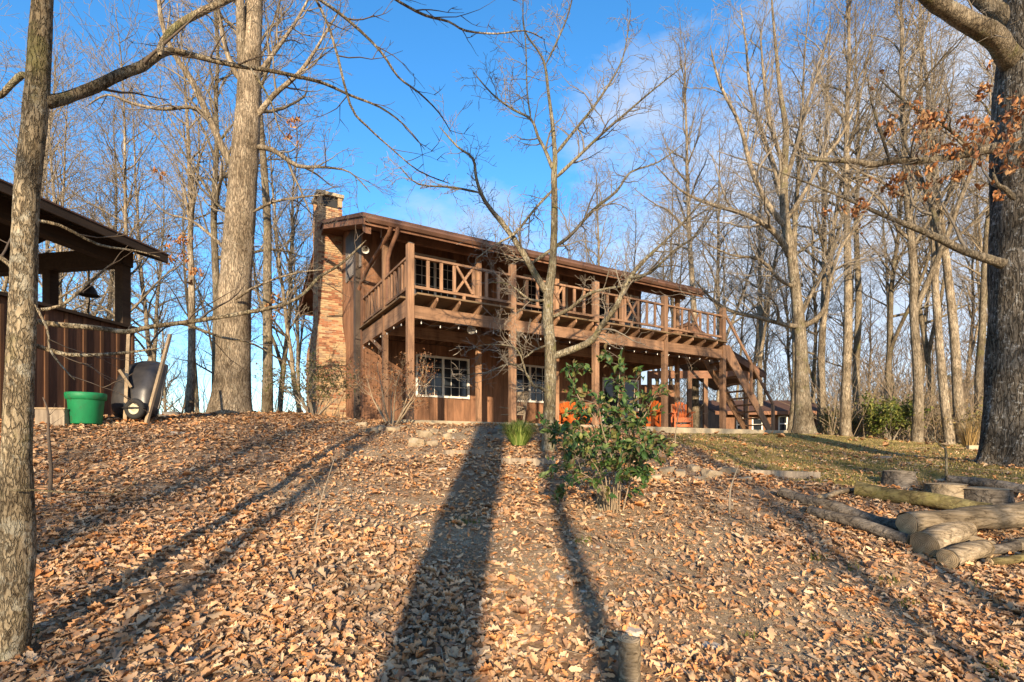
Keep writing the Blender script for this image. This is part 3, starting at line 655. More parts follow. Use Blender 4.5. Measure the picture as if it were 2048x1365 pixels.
wall_core = []
def wall_with_boards(name, label, z0, ztop, ops):
    """backing plus vertical siding boards around the openings"""
    w = empty(name, (0, 0, 0), 0, house); w['label'] = label
    zcuts = sorted(set([z0, ztop] + [z for o in ops for z in (o[2], o[3])]))
    V, Fc = [], []
    ts = sorted(set([0.0, HT] + [v for o in ops for v in (o[0], o[1])]))
    for a, b_ in zip(ts, ts[1:]):
        segs = [(z0, ztop)]
        for o in ops:
            if o[0] <= (a + b_) / 2 <= o[1]: segs = [(z0, o[2]), (o[3], ztop)]
        for c, d in segs:
            if d - c < .01: continue
            k = len(V); V += [(a, WALL_W, c), (b_, WALL_W, c), (b_, WALL_W + .12, c), (a, WALL_W + .12, c), (a, WALL_W, d), (b_, WALL_W, d), (b_, WALL_W + .12, d), (a, WALL_W + .12, d)]
            Fc += [tuple(k + q for q in f) for f in BOXF]
    link('wall_backing', mesh('wall_backing', V, Fc), w, 'pipe_dark')
    bw = HT / 54
    for i in range(54):
        a, b_ = i * bw + .004, (i + 1) * bw - .004; segs = [(z0, ztop)]
        for o in ops:
            if b_ > o[0] - .02 and a < o[1] + .02:
                if a < o[0] - .07 or b_ > o[1] + .07:
                    pass
                segs = [(z0, o[2] - .002), (o[3] + .002, ztop)]
                if a < o[0]:
                    box('siding_board', w, 'siding', a, max(a + .01, o[0] - .01), WALL_W - .02 - .003 * rng.random(), WALL_W - .001, o[2], o[3])
                if b_ > o[1]:
                    box('siding_board', w, 'siding', min(b_ - .01, o[1] + .01), b_, WALL_W - .02 - .003 * rng.random(), WALL_W - .001, o[2], o[3])
        for c, d in segs:
            if d - c > .05: box('siding_board', w, 'siding', a, b_, WALL_W - .02 - .004 * rng.random(), WALL_W - .001, c, d)
wall_with_boards('lower_wall', 'brown grooved wood siding wall under the deck', 0.0, 2.62, [wins['la'], wins['lb'], wins['ld']])
wall_with_boards('upper_wall', 'brown grooved wood siding wall above the deck', 2.64, roof_under(WALL_W) - .01, [wins['ua'], wins['ub'], wins['ud'], wins['uc']])
# gable wall (left end), right end and back
gw = empty('gable_wall', (0, 0, 0), 0, house); gw['label'] = 'brown siding on the chimney end of the house'
poly = [(WALL_W + .121, -.5), (BACK_W, -.5), (BACK_W, roof_under(BACK_W) - .01), (RIDGE_W, roof_under(RIDGE_W) - .01), (WALL_W + .121, roof_under(WALL_W + .121) - .01)]
prism('wall_backing', gw, 'pipe_dark', poly, 0, 0.0, .12)
prism('end_wall', house, 'siding', poly, 0, HT - .12, HT)
box('back_wall', house, 'siding', .121, HT - .121, BACK_W - .12, BACK_W, -.5, roof_under(BACK_W) - .01)
nb = 33; bw = (BACK_W - WALL_W) / nb
for i in range(nb):
    a, b_ = WALL_W + i * bw + .004, WALL_W + (i + 1) * bw - .004; x1 = -.001; x0 = -.02 - .004 * rng.random()
    za, zb = roof_under(a) - .015, roof_under(b_) - .015
    V = [(x0, a, -.4), (x1, a, -.4), (x1, b_, -.4), (x0, b_, -.4), (x0, a, za), (x1, a, za), (x1, b_, zb), (x0, b_, zb)]
    link('siding_board', mesh('siding_board', V, BOXF), gw, 'siding')
box('corner_trim', house, 'siding', -.05, -.0, WALL_W - .05, WALL_W + .06, -.4, 5.7)
# ribbed tin panel high on the gable
for k in range(16):
    w0 = WALL_W + .12 + k * .12
    lathe('tin_rib', gw, 'tin', [(.035, 4.75), (.035, min(roof_under(w0) - .02, 6.2))], 8, (-.045, w0, 0))

def window(name, op, label, sashes=2, cols_=3, rows=4, y=WALL_W, door=False, blind=0.0):
    a, b_, c, d = op; w = empty(name, (0, 0, 0), 0, house); w['label'] = label
    f = .06
    box('frame', w, 'white_paint', a, a + f, y - .05, y + .06, c, d); box('frame', w, 'white_paint', b_ - f, b_, y - .05, y + .06, c, d)
    box('frame', w, 'white_paint', a + f, b_ - f, y - .05, y + .06, d - f, d); box('sill', w, 'white_paint', a + f, b_ - f, y - .07, y + .06, c, c + f)
    sw = (b_ - a - 2 * f) / sashes
    for s in range(sashes):
        s0 = a + f + s * sw; s1 = s0 + sw
        box('pane', w, 'window_glass', s0, s1, y + .015 + .012 * (s % 2), y + .021 + .012 * (s % 2), c + f, d - f)
        if s > 0: box('mullion', w, 'white_paint', s0 - .035, s0 + .035, y - .03, y + .014, c + f, d - f)
        yy0, yy1 = y + .002, y + .0135
        for k in range(1, cols_): box('muntin', w, 'white_paint', s0 + sw * k / cols_ - .008, s0 + sw * k / cols_ + .008, yy0, yy1, c + f, d - f)
        for k in range(1, rows):
            zz = c + f + (d - c - 2 * f) * k / rows
            box('muntin', w, 'white_paint', s0 + .002, s1 - .002, yy0 - .003, yy1 - .003, zz - .008, zz + .008)
    return w
window('window', wins['la'], 'white framed double window under the deck, nearest the chimney')
window('window', wins['lb'], 'white framed double window under the deck behind the forked tree')
window('glass_door', wins['ld'], 'white framed glass patio door behind the green shrub', 2, 1, 1)
window('window', wins['ua'], 'white framed window on the deck, nearest the chimney', 2)
window('window', wins['ub'], 'white framed window on the deck behind the forked tree', 2)
window('glass_door', wins['ud'], 'deck door with white frame', 1, 1, 1)
window('window', wins['uc'], 'small white framed window at the stair end of the deck', 1, 3, 4)

# roof
roof = empty('roof', (0, 0, 0), 0, house)
def slab_pts(off_top, off_bot, w0, w1):
    f = lambda w: EAVE_Z + PITCH * (w - EAVE_W) if w <= RIDGE_W else RIDGE_Z - PITCH * (w - RIDGE_W)
    return [(w0, f(w0) + off_bot), (w1, f(w1) + off_bot), (w1, f(w1) + off_top), (w0, f(w0) + off_top)]
prism('soffit', roof, 'soffit', slab_pts(-.10, -.19, EAVE_W + .03, RIDGE_W - .001), 0, RT0 + .05, RT1 - .05)
prism('soffit', roof, 'soffit', slab_pts(-.10, -.19, RIDGE_W + .001, BACKEAVE_W - .03), 0, RT0 + .05, RT1 - .05)
prism('shingles', roof, 'shingle', slab_pts(.0, -.099, EAVE_W - .06, RIDGE_W - .001), 0, RT0 - .04, RT1 + .04)
prism('shingles', roof, 'shingle', slab_pts(.0, -.099, RIDGE_W + .001, BACKEAVE_W + .06), 0, RT0 - .04, RT1 + .04)
prism('ridge_cap', roof, 'shingle', [(RIDGE_W - .15, RIDGE_Z - .045), (RIDGE_W, RIDGE_Z + .004), (RIDGE_W + .15, RIDGE_Z - .045), (RIDGE_W + .15, RIDGE_Z - .02), (RIDGE_W, RIDGE_Z + .03), (RIDGE_W - .15, RIDGE_Z - .02)], 0, RT0 - .045, RT1 + .045)
for x0 in (RT0, RT1 - .045):
    prism('rake_board', roof, 'trim_brown', slab_pts(-.101, -.27, EAVE_W + .031, RIDGE_W - .001), 0, x0, x0 + .045)
    prism('rake_board', roof, 'trim_brown', slab_pts(-.101, -.27, RIDGE_W + .001, BACKEAVE_W - .031), 0, x0, x0 + .045)
box('fascia', roof, 'trim_brown', RT0, RT1, EAVE_W - .01, EAVE_W + .028, EAVE_Z - .29, EAVE_Z - .102)
box('fascia', roof, 'trim_brown', RT0, RT1, BACKEAVE_W - .028, BACKEAVE_W + .01, EAVE_Z - .29, EAVE_Z - .102)
prism('gutter', roof, 'gutter_brown', [(EAVE_W - .012, EAVE_Z - .115), (EAVE_W - .012, EAVE_Z - .23), (EAVE_W - .08, EAVE_Z - .23), (EAVE_W - .13, EAVE_Z - .16), (EAVE_W - .13, EAVE_Z - .115)], 0, RT0 + .02, RT1 - .02)
# eave beam ends that stick out at the gable
prism('beam_end', roof, 'trim_brown', [(EAVE_W + .05, EAVE_Z - .2), (EAVE_W + .4, EAVE_Z - .1), (EAVE_W + .32, EAVE_Z - .32), (EAVE_W + .08, EAVE_Z - .46)], 0, RT0 + .06, RT0 + .2)
ROWB = 1.9
box('porch_beam', roof, 'trim_brown', -.1, HT + .1, ROWB - .07, ROWB + .07, roof_under(ROWB) - .27, roof_under(ROWB) - .005)
T = Tubes()
T.add([Vector(p) for p in ((.12, EAVE_W - .06, EAVE_Z - .2), (.12, EAVE_W - .02, EAVE_Z - .33), (.06, ROWB - .3, EAVE_Z - .62), (.03, ROWB - .14, EAVE_Z - .85), (.03, ROWB - .13, FLOOR + .1))], [.055] * 5, 10)
T.build('downspout', roof, 'trim_brown')
T = Tubes()
T.add([Vector(p) for p in ((-.06, EAVE_W - .06, EAVE_Z - .22), (-.06, EAVE_W + .06, EAVE_Z - .36), (-.06, WALL_W - .9, EAVE_Z - .62), (-.06, WALL_W + .02, EAVE_Z - .86), (-.07, WALL_W + .3, EAVE_Z - 1.0), (-.07, WALL_W + .36, EAVE_Z - 1.2))], [.055] * 6, 10)
T.build('downspout', roof, 'trim_brown')
box('pipe_chase', roof, 'pipe_dark', -.17, -.026, WALL_W + .26, WALL_W + .5, -.45, EAVE_Z + .1)
T = Tubes(); T.add([Vector((-.3, WALL_W - 1.4, EAVE_Z - .35)), Vector((-.35, WALL_W - 1.5, EAVE_Z - .42)), Vector((-.38, WALL_W - 1.62, EAVE_Z - .5))], [.03, .07, .1], 10)
T.build('flood_light', roof, 'white_paint')

# ------------------------------------------------------------------ deck
deck = empty('deck', (0, 0, 0), 0, house); deck['label'] = 'long brown wooden deck on tall posts with cross braced railing'
DL = 10.85; SP = DL / 4; PW = .075
def post_a(t, top=4.03):
    box('post', deck, 'deck_wood_v', t - PW, t + PW, -.075, .075, -.02, top)
    V = [(t - PW - .01, -.085, top), (t + PW + .01, -.085, top), (t + PW + .01, .085, top), (t - PW - .01, .085, top), (t, 0, top + .05)]
    link('post_cap', mesh('post_cap', V, [(0, 1, 4), (1, 2, 4), (2, 3, 4), (3, 0, 4), (3, 2, 1, 0)]), deck, 'grey_wood')
for i in range(5): post_a(i * SP)
for i in range(5):
    t = i * SP + (.0 if i < 4 else -.05)
    box('post', deck, 'deck_wood_v', t - .065, t + .065, ROWB - .065, ROWB + .065, -.02, roof_under(ROWB) - .27)
for i in range(4):
    box('beam', deck, 'deck_wood_h', i * SP + PW, (i + 1) * SP - PW, -.045, .045, 2.35, 2.635)
box('beam', deck, 'deck_wood_h', PW + .05, DL - .2, ROWB + .07, ROWB + .15, 2.35, 2.635)
box('side_beam', deck, 'deck_wood_d', -.045, .045, .08, WALL_W - .03, 2.40, 2.80)
box('side_beam', deck, 'deck_wood_d', DL - .045, DL + .045, .08, WALL_W - .03, 2.40, 2.80)
nj = 19
for k in range(1, nj):
    t = DL * k / nj
    if min(abs(t - i * SP) for i in range(5)) < .12: t += .14
    prism('joist', deck, 'deck_wood_d', [(-.06, 2.64), (-.24, 2.76), (-.24, 2.838), (WALL_W - .03, 2.838), (WALL_W - .03, 2.64)], 0, t - .022, t + .022)
ncr = 27; bwid = (WALL_W - .03 + .27) / ncr
for k in range(ncr):
    y0 = -.27 + k * bwid
    a0, a1 = (-.16, DL + .12)
    if y0 < .08:   # notched round the posts: lay it in lengths between them
        for i in range(4):
            box('deck_board', deck, 'deck_board', i * SP + PW + .004, (i + 1) * SP - PW - .004, y0 + .004, y0 + bwid - .004, 2.84, FLOOR)
    else:
        box('deck_board', deck, 'deck_board', a0, a1, y0 + .004, y0 + bwid - .004, 2.84, FLOOR)
TR, BR = 3.76, 3.07
def rail_bay(A, B, ln, fx):
    """one bay of railing from A to B: two rails, three uprights, a cross, three uprights"""
    A = Vector(A); B = Vector(B); d = (B - A).normalized(); hm = fx
    pt = lambda s, z: A + d * s + Vector((0, 0, z))
    bar('top_rail', deck, hm, pt(0, TR), pt(ln, TR), .09, .05)
    bar('bottom_rail', deck, hm, pt(0, BR), pt(ln, BR), .06, .06)
    xs = [.14, .27, .40, .60, .74, .87]
    for f in xs: bar('baluster', deck, 'deck_wood_v', pt(ln * f, BR + .03), pt(ln * f, TR - .025), .075, .038, tuple(d.cross(Vector((0, 0, 1)))))
    a, c = ln * xs[2] + .04, ln * xs[3] - .04
    bar('cross_brace', deck, hm, pt(a, BR + .04), pt(c, TR - .04), .036, .055)
    bar('cross_brace', deck, hm, pt(a, TR - .04) + d.cross(Vector((0, 0, 1))) * .038, pt(c, BR + .04) + d.cross(Vector((0, 0, 1))) * .038, .036, .055)
    bar('rail_block', deck, 'deck_wood_v', pt(ln * .5, FLOOR), pt(ln * .5, BR - .03), .07, .045, tuple(d.cross(Vector((0, 0, 1)))))
for i in range(4): rail_bay((i * SP + PW, 0, 0), ((i + 1) * SP - PW, 0, 0), SP - 2 * PW, 'deck_wood_h')
rail_bay((0, PW, 0), (0, ROWB - .09, 0), ROWB - .09 - PW, 'deck_wood_d')
rail_bay((0, ROWB + .07, 0), (0, WALL_W - .06, 0), WALL_W - .06 - ROWB - .07, 'deck_wood_d')
rail_bay((DL, 1.15, 0), (DL, WALL_W - .06, 0), WALL_W - .06 - 1.15, 'deck_wood_d')
bar('knee_brace', deck, 'deck_wood_d', (-.02, ROWB + 1.2, 2.42), (-.02, ROWB + .08, 1.9), .05, .09)

# ------------------------------------------------------------------ stairs (down to the right)
st = empty('staircase', (0, 0, 0), 0, house); st['label'] = 'steep open brown wooden stairs from deck to ground'
ST0, ST1 = DL + .13, 13.55
for y in (.02, .95):
    prism('stringer', st, 'deck_wood_v', [(ST0 - .04, 2.83), (ST0 + .24, 2.83), (ST1 + .14, -.12), (ST1 - .16, -.12), (ST0 - .04, 2.5)], 1, y - .022, y + .022)
NT = 12
for k in range(1, NT):
    z = 2.83 * (1 - k / NT); x = ST0 + .1 + (ST1 - ST0) * k / NT
    box('tread', st, 'deck_wood_d', x - .13, x + .12, .043, .927, z - .04, z)
nw = ST1 - .03
box('newel_post', st, 'deck_wood_v', nw - .045, nw + .045, -.095, -.005, -.05, .92)
bar('handrail', st, 'deck_wood_h', (DL + .05, -.05, 3.83), (nw + .02, -.05, .93), .04, .1)
mid = .52
box('rail_post', st, 'deck_wood_v', ST0 + (nw - ST0) * mid - .04, ST0 + (nw - ST0) * mid + .04, -.075, -.005, 2.83 * (1 - mid) - .12, 3.83 + (.93 - 3.83) * mid - .02)

# ------------------------------------------------------------------ chimney
ch = empty('chimney', (0, 0, 0), 0, house); ch['label'] = 'tall tan and red brick chimney with flared base'
sm = lambda x: x * x * (3 - 2 * x)
def cw(z):
    k = sm(min(1, max(0, (3.7 - z) / 1.1)))
    return 6.6 - .5 * k, 7.5 + .95 * k, -.81 - .06 * k
CT = 7.45
zs = list(np.arange(-.6, CT + .01, .15)); V, Fc = [], []
for z in zs:
    f, bk, o = cw(z); e = .012
    V += [(o + e, f + e, z), (-.03, f + e, z), (-.03, bk - e, z), (o + e, bk - e, z)]
for i in range(len(zs) - 1):
    for k in range(4): Fc.append((4 * i + k, 4 * i + (k + 1) % 4, 4 * i + 4 + (k + 1) % 4, 4 * i + 4 + k))
nq = len(V) - 4; Fc.append((nq, nq + 1, nq + 2, nq + 3))
link('mortar_core', mesh('mortar_core', V, Fc), ch, 'mortar')
f, bk, o = cw(7)
for (a, b_, c, d) in ((o, o + .14, f, f + .14), (-.17, -.03, f, f + .14), (o, o + .14, bk - .14, bk), (-.17, -.03, bk - .14, bk)):
    box('cap_pier', ch, 'brick', a, b_, c, d, CT, 7.76)
box('cap_slab', ch, 'concrete', o - .05, .02, f - .05, bk + .05, 7.76, 7.87)
box('flue', ch, 'wire', o + .15, -.18, f + .06, bk - .15, CT - .02, 7.758)
BL, BH, BG = .205, .058, .014
bme = mesh('brick', [(x, y, z) for z in (-BH / 2, BH / 2) for x, y in ((-BL / 2, -.03), (BL / 2, -.03), (BL / 2, .03), (-BL / 2, .03))], BOXF)
bme.materials.append(MATS['brick'])
bricks = []
zc, row = -.35, 0
while zc < CT - .03:
    f, bk, o = cw(zc)
    for face, L in ((0, -.03 - o), (1, bk - f)):
        s = 0.0 + (-(BL + BG) / 2 if row % 2 == face else 0)
        while s < L:
            a, b_ = max(s, 0.0), min(s + BL, L)
            if b_ - a > .04: bricks.append((face, (a + b_) / 2, b_ - a, zc, f, bk, o))
            s += BL + BG
    zc += BH + BG; row += 1
face0 = [q for q in bricks if q[0] == 0 and q[2] > .19 and q[3] > .4]
rng.shuffle(face0); solo = face0[:298]; sset = set(id(q) for q in solo)
for q in solo:
    o_ = bpy.data.objects.new('brick', bme); col.objects.link(o_); o_.parent = ch
    o_.location = (q[6] + q[1], q[4] + .03 - .012 * rng.random(), q[3])
V, Fc = [], []
for q in bricks:
    if id(q) in sset: continue
    face, m_, ln, z, f, bk, o = q; pr = .012 * rng.random(); k = len(V)
    if face == 0: x0, x1, y0, y1 = o + m_ - ln / 2, o + m_ + ln / 2, f - pr, f + .06
    else: x0, x1, y0, y1 = o - pr - .001, o + .06, f + m_ - ln / 2 + .002, f + m_ + ln / 2
    V += [(x, y, zz) for zz in (z - BH / 2, z + BH / 2) for x, y in ((x0, y0), (x1, y0), (x1, y1), (x0, y1))]
    Fc += [tuple(k + i for i in ff) for ff in BOXF]
tag(link('brickwork', mesh('brickwork', V, Fc), ch, 'brick'), kind='stuff')

# ------------------------------------------------------------------ string lights under the deck, hanging globes
sl = empty('string_lights', HOUSE_O, HOUSE_A); tag(sl, 'string of small white bulbs hung along the deck beam', 'string lights')
T = Tubes(); bm_ = None
prof = [(.001, -.06), (.013, -.055), (.018, -.038), (.014, -.018), (.009, -.01), (.009, .0)]
spots = [(x, -.06, 2.33) for x in np.arange(.25, DL, .47)] + [(-.07, y, 2.38) for y in np.arange(.4, 3.8, .55)]
for i, (x, y, z) in enumerate(spots):
    z2 = z - .05 - .04 * abs(math.sin(i * 1.7)); o_ = lathe('bulb', sl, 'bulb_glass', prof, 10, (x, y, z2))
    if i and (i < len(spots) - 7 or i > len(spots) - 7):
        a = Vector(spots[i - 1]) + Vector((0, 0, -.05 - .04 * abs(math.sin((i - 1) * 1.7)))); b2 = Vector((x, y, z2)); mdl = (a + b2) / 2 - Vector((0, 0, .05))
        T.add([a, mdl, b2], [.005] * 3, 4)
T.add([Vector((.25, -.06, 2.36)), Vector((.25, -.05, 2.33)), Vector((.25, -.06, 2.28))], [.005] * 3, 4)
T.build('cord', sl, 'wire')
for px, py, dsc in ((943, 660, 'wire globe ornament hanging under the deck near the first window'), (1343, 690, 'bushy white wire ornament hanging beside the deck post'), (1437, 712, 'wire globe ornament hanging near the stairs')):
    t0, z0 = hpix(px, py, .3); c = Vector((t0, .3, z0)); T = Tubes(); r = .11
    for k in range(10):
        ph = k * math.pi / 10; T.add([c + Vector((math.cos(a) * math.cos(ph), math.cos(a) * math.sin(ph), math.sin(a))) * r for a in np.linspace(0, 2 * math.pi, 15)], [.006] * 15, 4)
    T.add([c + Vector((0, 0, r)), c + Vector((0, 0, (2.64 - z0 + r) / 2)), Vector((t0, .3, 2.65))], [.004] * 3, 4)
    o_ = T.build('hanging_ornament', None, 'white_paint'); o_.location = HOUSE_O; o_.rotation_euler = (0, 0, HOUSE_A); tag(o_, dsc, 'ornament', 'ornaments hanging under the deck')

#@@SECTION furniture
def adirondack(t, w, rz, label, group=None, width=.62, mat='orange_stain', name='adirondack_chair'):
    loc = Matrix.Translation(HOUSE_O) @ Matrix.Rotation(HOUSE_A, 4, 'Z') @ Vector((t, w, 0))
    r = empty(name, loc, HOUSE_A + rz); tag(r, label, 'chair', group)
    hw = width / 2
    nbk = max(5, int(width / .115))
    for k in range(nbk):
        f = (k + .5) / nbk * 2 - 1; x = f * (hw - .06); top = 1.02 - .14 * f * f
        bar('back_slat', r, mat, (x * .86, .18, .3), (x * 1.08, .18 + (top - .3) * .38, top), .022, (width - .14) / nbk * .86, (1, 0, 0))
    for k in range(6): box('seat_slat', r, mat, -hw + .05, hw - .05, -.36 + k * .092, -.28 + k * .092, .40 - k * .022, .42 - k * .022)
    box('front_apron', r, mat, -hw + .05, hw - .05, -.385, -.362, .26, .42)
    for s in (-1, 1):
        box('front_leg', r, mat, s * (hw - .025) - .022, s * (hw - .025) + .022, -.40, -.30, 0, .58)
        bar('rear_leg', r, mat, (s * (hw - .07), -.36, .33), (s * (hw - .07), .52, .04), .024, .12)
        box('back_support', r, mat, s * (hw - .025) - .022, s * (hw - .025) + .022, .26, .34, .1, .58)
        box('arm', r, mat, s * (hw + .01) - .07, s * (hw + .01) + .07, -.45, .38, .581, .605)
    box('back_rail', r, mat, -hw + .04, hw - .04, .285, .325, .5, .58)
    box('stretcher', r, mat, -hw + .05, hw - .05, -.345, -.32, .1, .19)
    return r
t0, _ = hpix(1298, 850, 1.5); adirondack(t0, 1.5, R(-70), 'orange wooden slat back armchair half hidden by the green shrub', width=.62)
t0, _ = hpix(1363, 850, 1.25); adirondack(t0, 1.25, R(-38), 'orange wooden slat back armchair between deck post and stairs', width=.62)
t0, _ = hpix(1158, 840, 3.1); adirondack(t0, 3.1, R(0), 'wide orange wooden bench under the deck beside the patio door', width=1.3, name='porch_bench')['category'] = 'bench'
# grey rocking chair
t0, _ = hpix(1026, 840, 2.6)
loc = Matrix.Translation(HOUSE_O) @ Matrix.Rotation(HOUSE_A, 4, 'Z') @ Vector((t0, 2.6, 0))
rc = empty('rocking_chair', loc, HOUSE_A + R(-75)); tag(rc, 'weathered grey rocking chair behind the deck post', 'chair')
for s in (-1, 1):
    bar('back_post', rc, 'grey_wood', (s * .24, .2, .1), (s * .24, .42, 1.15), .045, .045)
    bar('front_leg', rc, 'grey_wood', (s * .25, -.24, .06), (s * .25, -.24, .64), .045, .045)
    bar('arm', rc, 'grey_wood', (s * .27, -.3, .65), (s * .27, .3, .63), .08, .025)
    T = Tubes(); T.add([Vector((s * .25, -.5 + k * .16, .02 + .14 * ((k - 3.2) / 4) ** 2)) for k in range(8)], [.02] * 8, 6); T.build('rocker', rc, 'grey_wood')
box('seat', rc, 'grey_wood', -.25, .25, -.27, .24, .4, .43)
for k in range(5): bar('back_slat', rc, 'grey_wood', (-.16 + .08 * k, .265, .46), (-.16 + .08 * k, .4, 1.1), .045, .014)
bar('crest_rail', rc, 'grey_wood', (-.25, .41, 1.12), (.25, .41, 1.12), .03, .09)

#@@SECTION shed
# ================================================================== THE OPEN SHED ON THE LEFT (gable towards the camera)
SH_C = P(265, 840, 11.58); SH_C.z = gh(SH_C.x, SH_C.y)
SH_A = math.atan2(.986, .165)                       # its long side runs away from the viewpoint
shed = empty('open_shed', SH_C, SH_A)               # local x away along the wall, y into the shed
tag(shed, 'dark brown open sided shed with half wall and low roof', 'shed')
shz = lambda py, d=11.58: EYE + (HY - py) / F * d - SH_C.z
WT, BB, BT_, SW, SL = shz(658), shz(537), shz(503), 4.0, -7.0
hw_ = empty('half_wall', (0, 0, 0), 0, shed)
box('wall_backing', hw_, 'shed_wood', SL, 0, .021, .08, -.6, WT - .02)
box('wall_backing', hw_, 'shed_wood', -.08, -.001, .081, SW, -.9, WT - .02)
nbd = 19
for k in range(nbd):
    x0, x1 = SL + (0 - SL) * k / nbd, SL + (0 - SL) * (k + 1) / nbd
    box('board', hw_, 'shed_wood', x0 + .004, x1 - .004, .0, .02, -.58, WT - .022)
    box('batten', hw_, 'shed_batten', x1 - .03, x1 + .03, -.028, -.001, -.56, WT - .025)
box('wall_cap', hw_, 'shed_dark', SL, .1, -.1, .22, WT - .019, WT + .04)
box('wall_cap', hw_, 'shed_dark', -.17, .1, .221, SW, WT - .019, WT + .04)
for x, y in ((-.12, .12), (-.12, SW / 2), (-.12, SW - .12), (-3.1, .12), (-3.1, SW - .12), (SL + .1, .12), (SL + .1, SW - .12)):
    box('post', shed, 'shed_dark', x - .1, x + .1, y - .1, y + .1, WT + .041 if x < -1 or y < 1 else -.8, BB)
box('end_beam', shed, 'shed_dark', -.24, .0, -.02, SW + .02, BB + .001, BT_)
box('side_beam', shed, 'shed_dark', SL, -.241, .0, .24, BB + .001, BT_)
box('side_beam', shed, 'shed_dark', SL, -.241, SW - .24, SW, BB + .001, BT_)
sr = empty('roof', (0, 0, 0), 0, shed)
SE, SRD, SPI = -.68, SW / 2, .34
ez0 = shz(512, 11.8)
def shed_slope(o1, o2, y0, y1):
    f = lambda y: ez0 + SPI * (y - SE) if y <= SRD else ez0 + SPI * (2 * SRD - y - SE)
    return [(y0, f(y0) + o2), (y1, f(y1) + o2), (y1, f(y1) + o1), (y0, f(y0) + o1)]
for y0, y1 in ((SE, SRD - .001), (SRD + .001, 2 * SRD - SE)):
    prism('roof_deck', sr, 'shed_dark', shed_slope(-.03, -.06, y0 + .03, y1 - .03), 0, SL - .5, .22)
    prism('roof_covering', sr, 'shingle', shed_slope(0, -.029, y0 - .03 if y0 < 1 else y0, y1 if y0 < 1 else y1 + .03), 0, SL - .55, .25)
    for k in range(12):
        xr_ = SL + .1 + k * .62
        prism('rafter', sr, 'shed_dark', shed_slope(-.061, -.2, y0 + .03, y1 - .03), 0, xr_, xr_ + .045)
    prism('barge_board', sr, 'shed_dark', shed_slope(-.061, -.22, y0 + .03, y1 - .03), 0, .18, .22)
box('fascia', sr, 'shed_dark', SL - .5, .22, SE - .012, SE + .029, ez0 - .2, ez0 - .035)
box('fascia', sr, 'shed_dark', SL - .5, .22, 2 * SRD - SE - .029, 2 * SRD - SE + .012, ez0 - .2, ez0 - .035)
# bell
bell = empty('bell', P(178, 580, 11.75)); tag(bell, 'dark iron bell hanging in the shed opening', 'bell')
lathe('bell_body', bell, 'iron', [(.001, .1), (.06, .1), (.1, .06), (.13, 0), (.16, -.08), (.2, -.13), (.19, -.135), (.15, -.08), (.11, 0)], 24)
T = Tubes(); T.add([Vector((0, 0, .46)), Vector((0, 0, .3)), Vector((0, 0, .09))], [.018] * 3, 6); T.build('hanger', bell, 'iron')
T = Tubes(); T.add([Vector((0, 0, .05)), Vector((.01, 0, -.25)), Vector((-.02, 0, -.5)), Vector((.03, 0, -.6))], [.012, .012, .02, .008], 6); T.build('clapper', bell, 'iron')

# green tub
g = ghit(172, 849); tub = empty('plastic_tub', g); tag(tub, 'round green plastic tub with rolled rim beside the shed', 'tub')
s_ = g.y / F; k_ = s_; s_ = s_ * .84
lathe('tub_body', tub, 'green_plastic', [(.001, .0), (30 * s_, .0), (31 * s_, .01), (35.5 * s_, 50 * k_), (36 * s_, 51 * k_), (34.5 * s_, 50 * k_), (29 * s_, .04), (.001, .03)], 36)
lathe('rim', tub, 'green_plastic', [(35.3 * s_, 47 * k_), (39 * s_, 48.5 * k_), (40.2 * s_, 55 * k_), (40.2 * s_, 60.5 * k_), (39 * s_, 61.5 * k_), (36 * s_, 61.5 * k_), (35.2 * s_, 50 * k_)], 36)
# planter box by the tub
g = ghit(112, 851); bx = empty('planter_box', g, R(8)); tag(bx, 'small pale wooden box on the ground left of the green tub', 'box'); s_ = g.y / F
w2, h2 = 26 * s_, 31 * s_
for (a, b_, c, d) in ((-w2, w2, -.14, -.115), (-w2, w2, .115, .14), (-w2, -w2 + .025, -.114, .114), (w2 - .025, w2, -.114, .114)): box('side_board', bx, 'grey_wood', a, b_, c, d, -.02, h2)
box('rim', bx, 'handle_wood', -w2 - .02, w2 + .02, -.16, -.1, h2 + .001, h2 + .022); box('soil', bx, 'stone_grey', -w2 + .026, w2 - .026, -.112, .112, 0, h2 - .04)

# wheelbarrow stood up on its nose against the shed, underside out
g = ghit(262, 843); wb = empty('wheelbarrow', g); tag(wb, 'black wheelbarrow tipped up against the shed with wooden handles', 'wheelbarrow'); s_ = g.y / F
wx = lambda px: (px - 262) * s_
wz = lambda py: (843 - py) * s_
V, Fc = [], []; nu, nv = 20, 20
for j in range(nv + 1):
    for i in range(nu + 1):
        u, v = i / nu * 2 - 1, j / nv * 2 - 1
        uu = math.copysign(abs(u) ** .9, u); q = (1 - u ** 4) * (1 - v ** 4)
        k = 1 - .13 * (max(0, abs(u) + abs(v) - 1.25) / .75)
        V.append((wx(255) + uu * 47 * s_ * k * (1 - .04 * v), +.30 - .26 * q ** .6 + (.25 if v > 0 else .1) * v, wz(776) + v * 62 * s_ * k))
for j in range(nv):
    for i in range(nu): a = j * (nu + 1) + i; Fc.append((a, a + 1, a + nu + 2, a + nu + 1))
link('tray', mesh('tray', V, Fc, True), wb, 'black_plastic')
T = Tubes(); rim = [(i, 0) for i in range(nu + 1)] + [(nu, j) for j in range(1, nv + 1)] + [(i, nv) for i in range(nu - 1, -1, -1)] + [(0, j) for j in range(nv - 1, -1, -1)]
rp = [Vector(V[j * (nu + 1) + i]) for i, j in rim]; T.add(rp, [.018] * len(rp), 6); T.build('tray_rim', wb, 'black_plastic')
bar('handle', wb, 'handle_wood', (wx(268), -.22, wz(848)), (wx(229), .34, wz(652)), .05, .05)
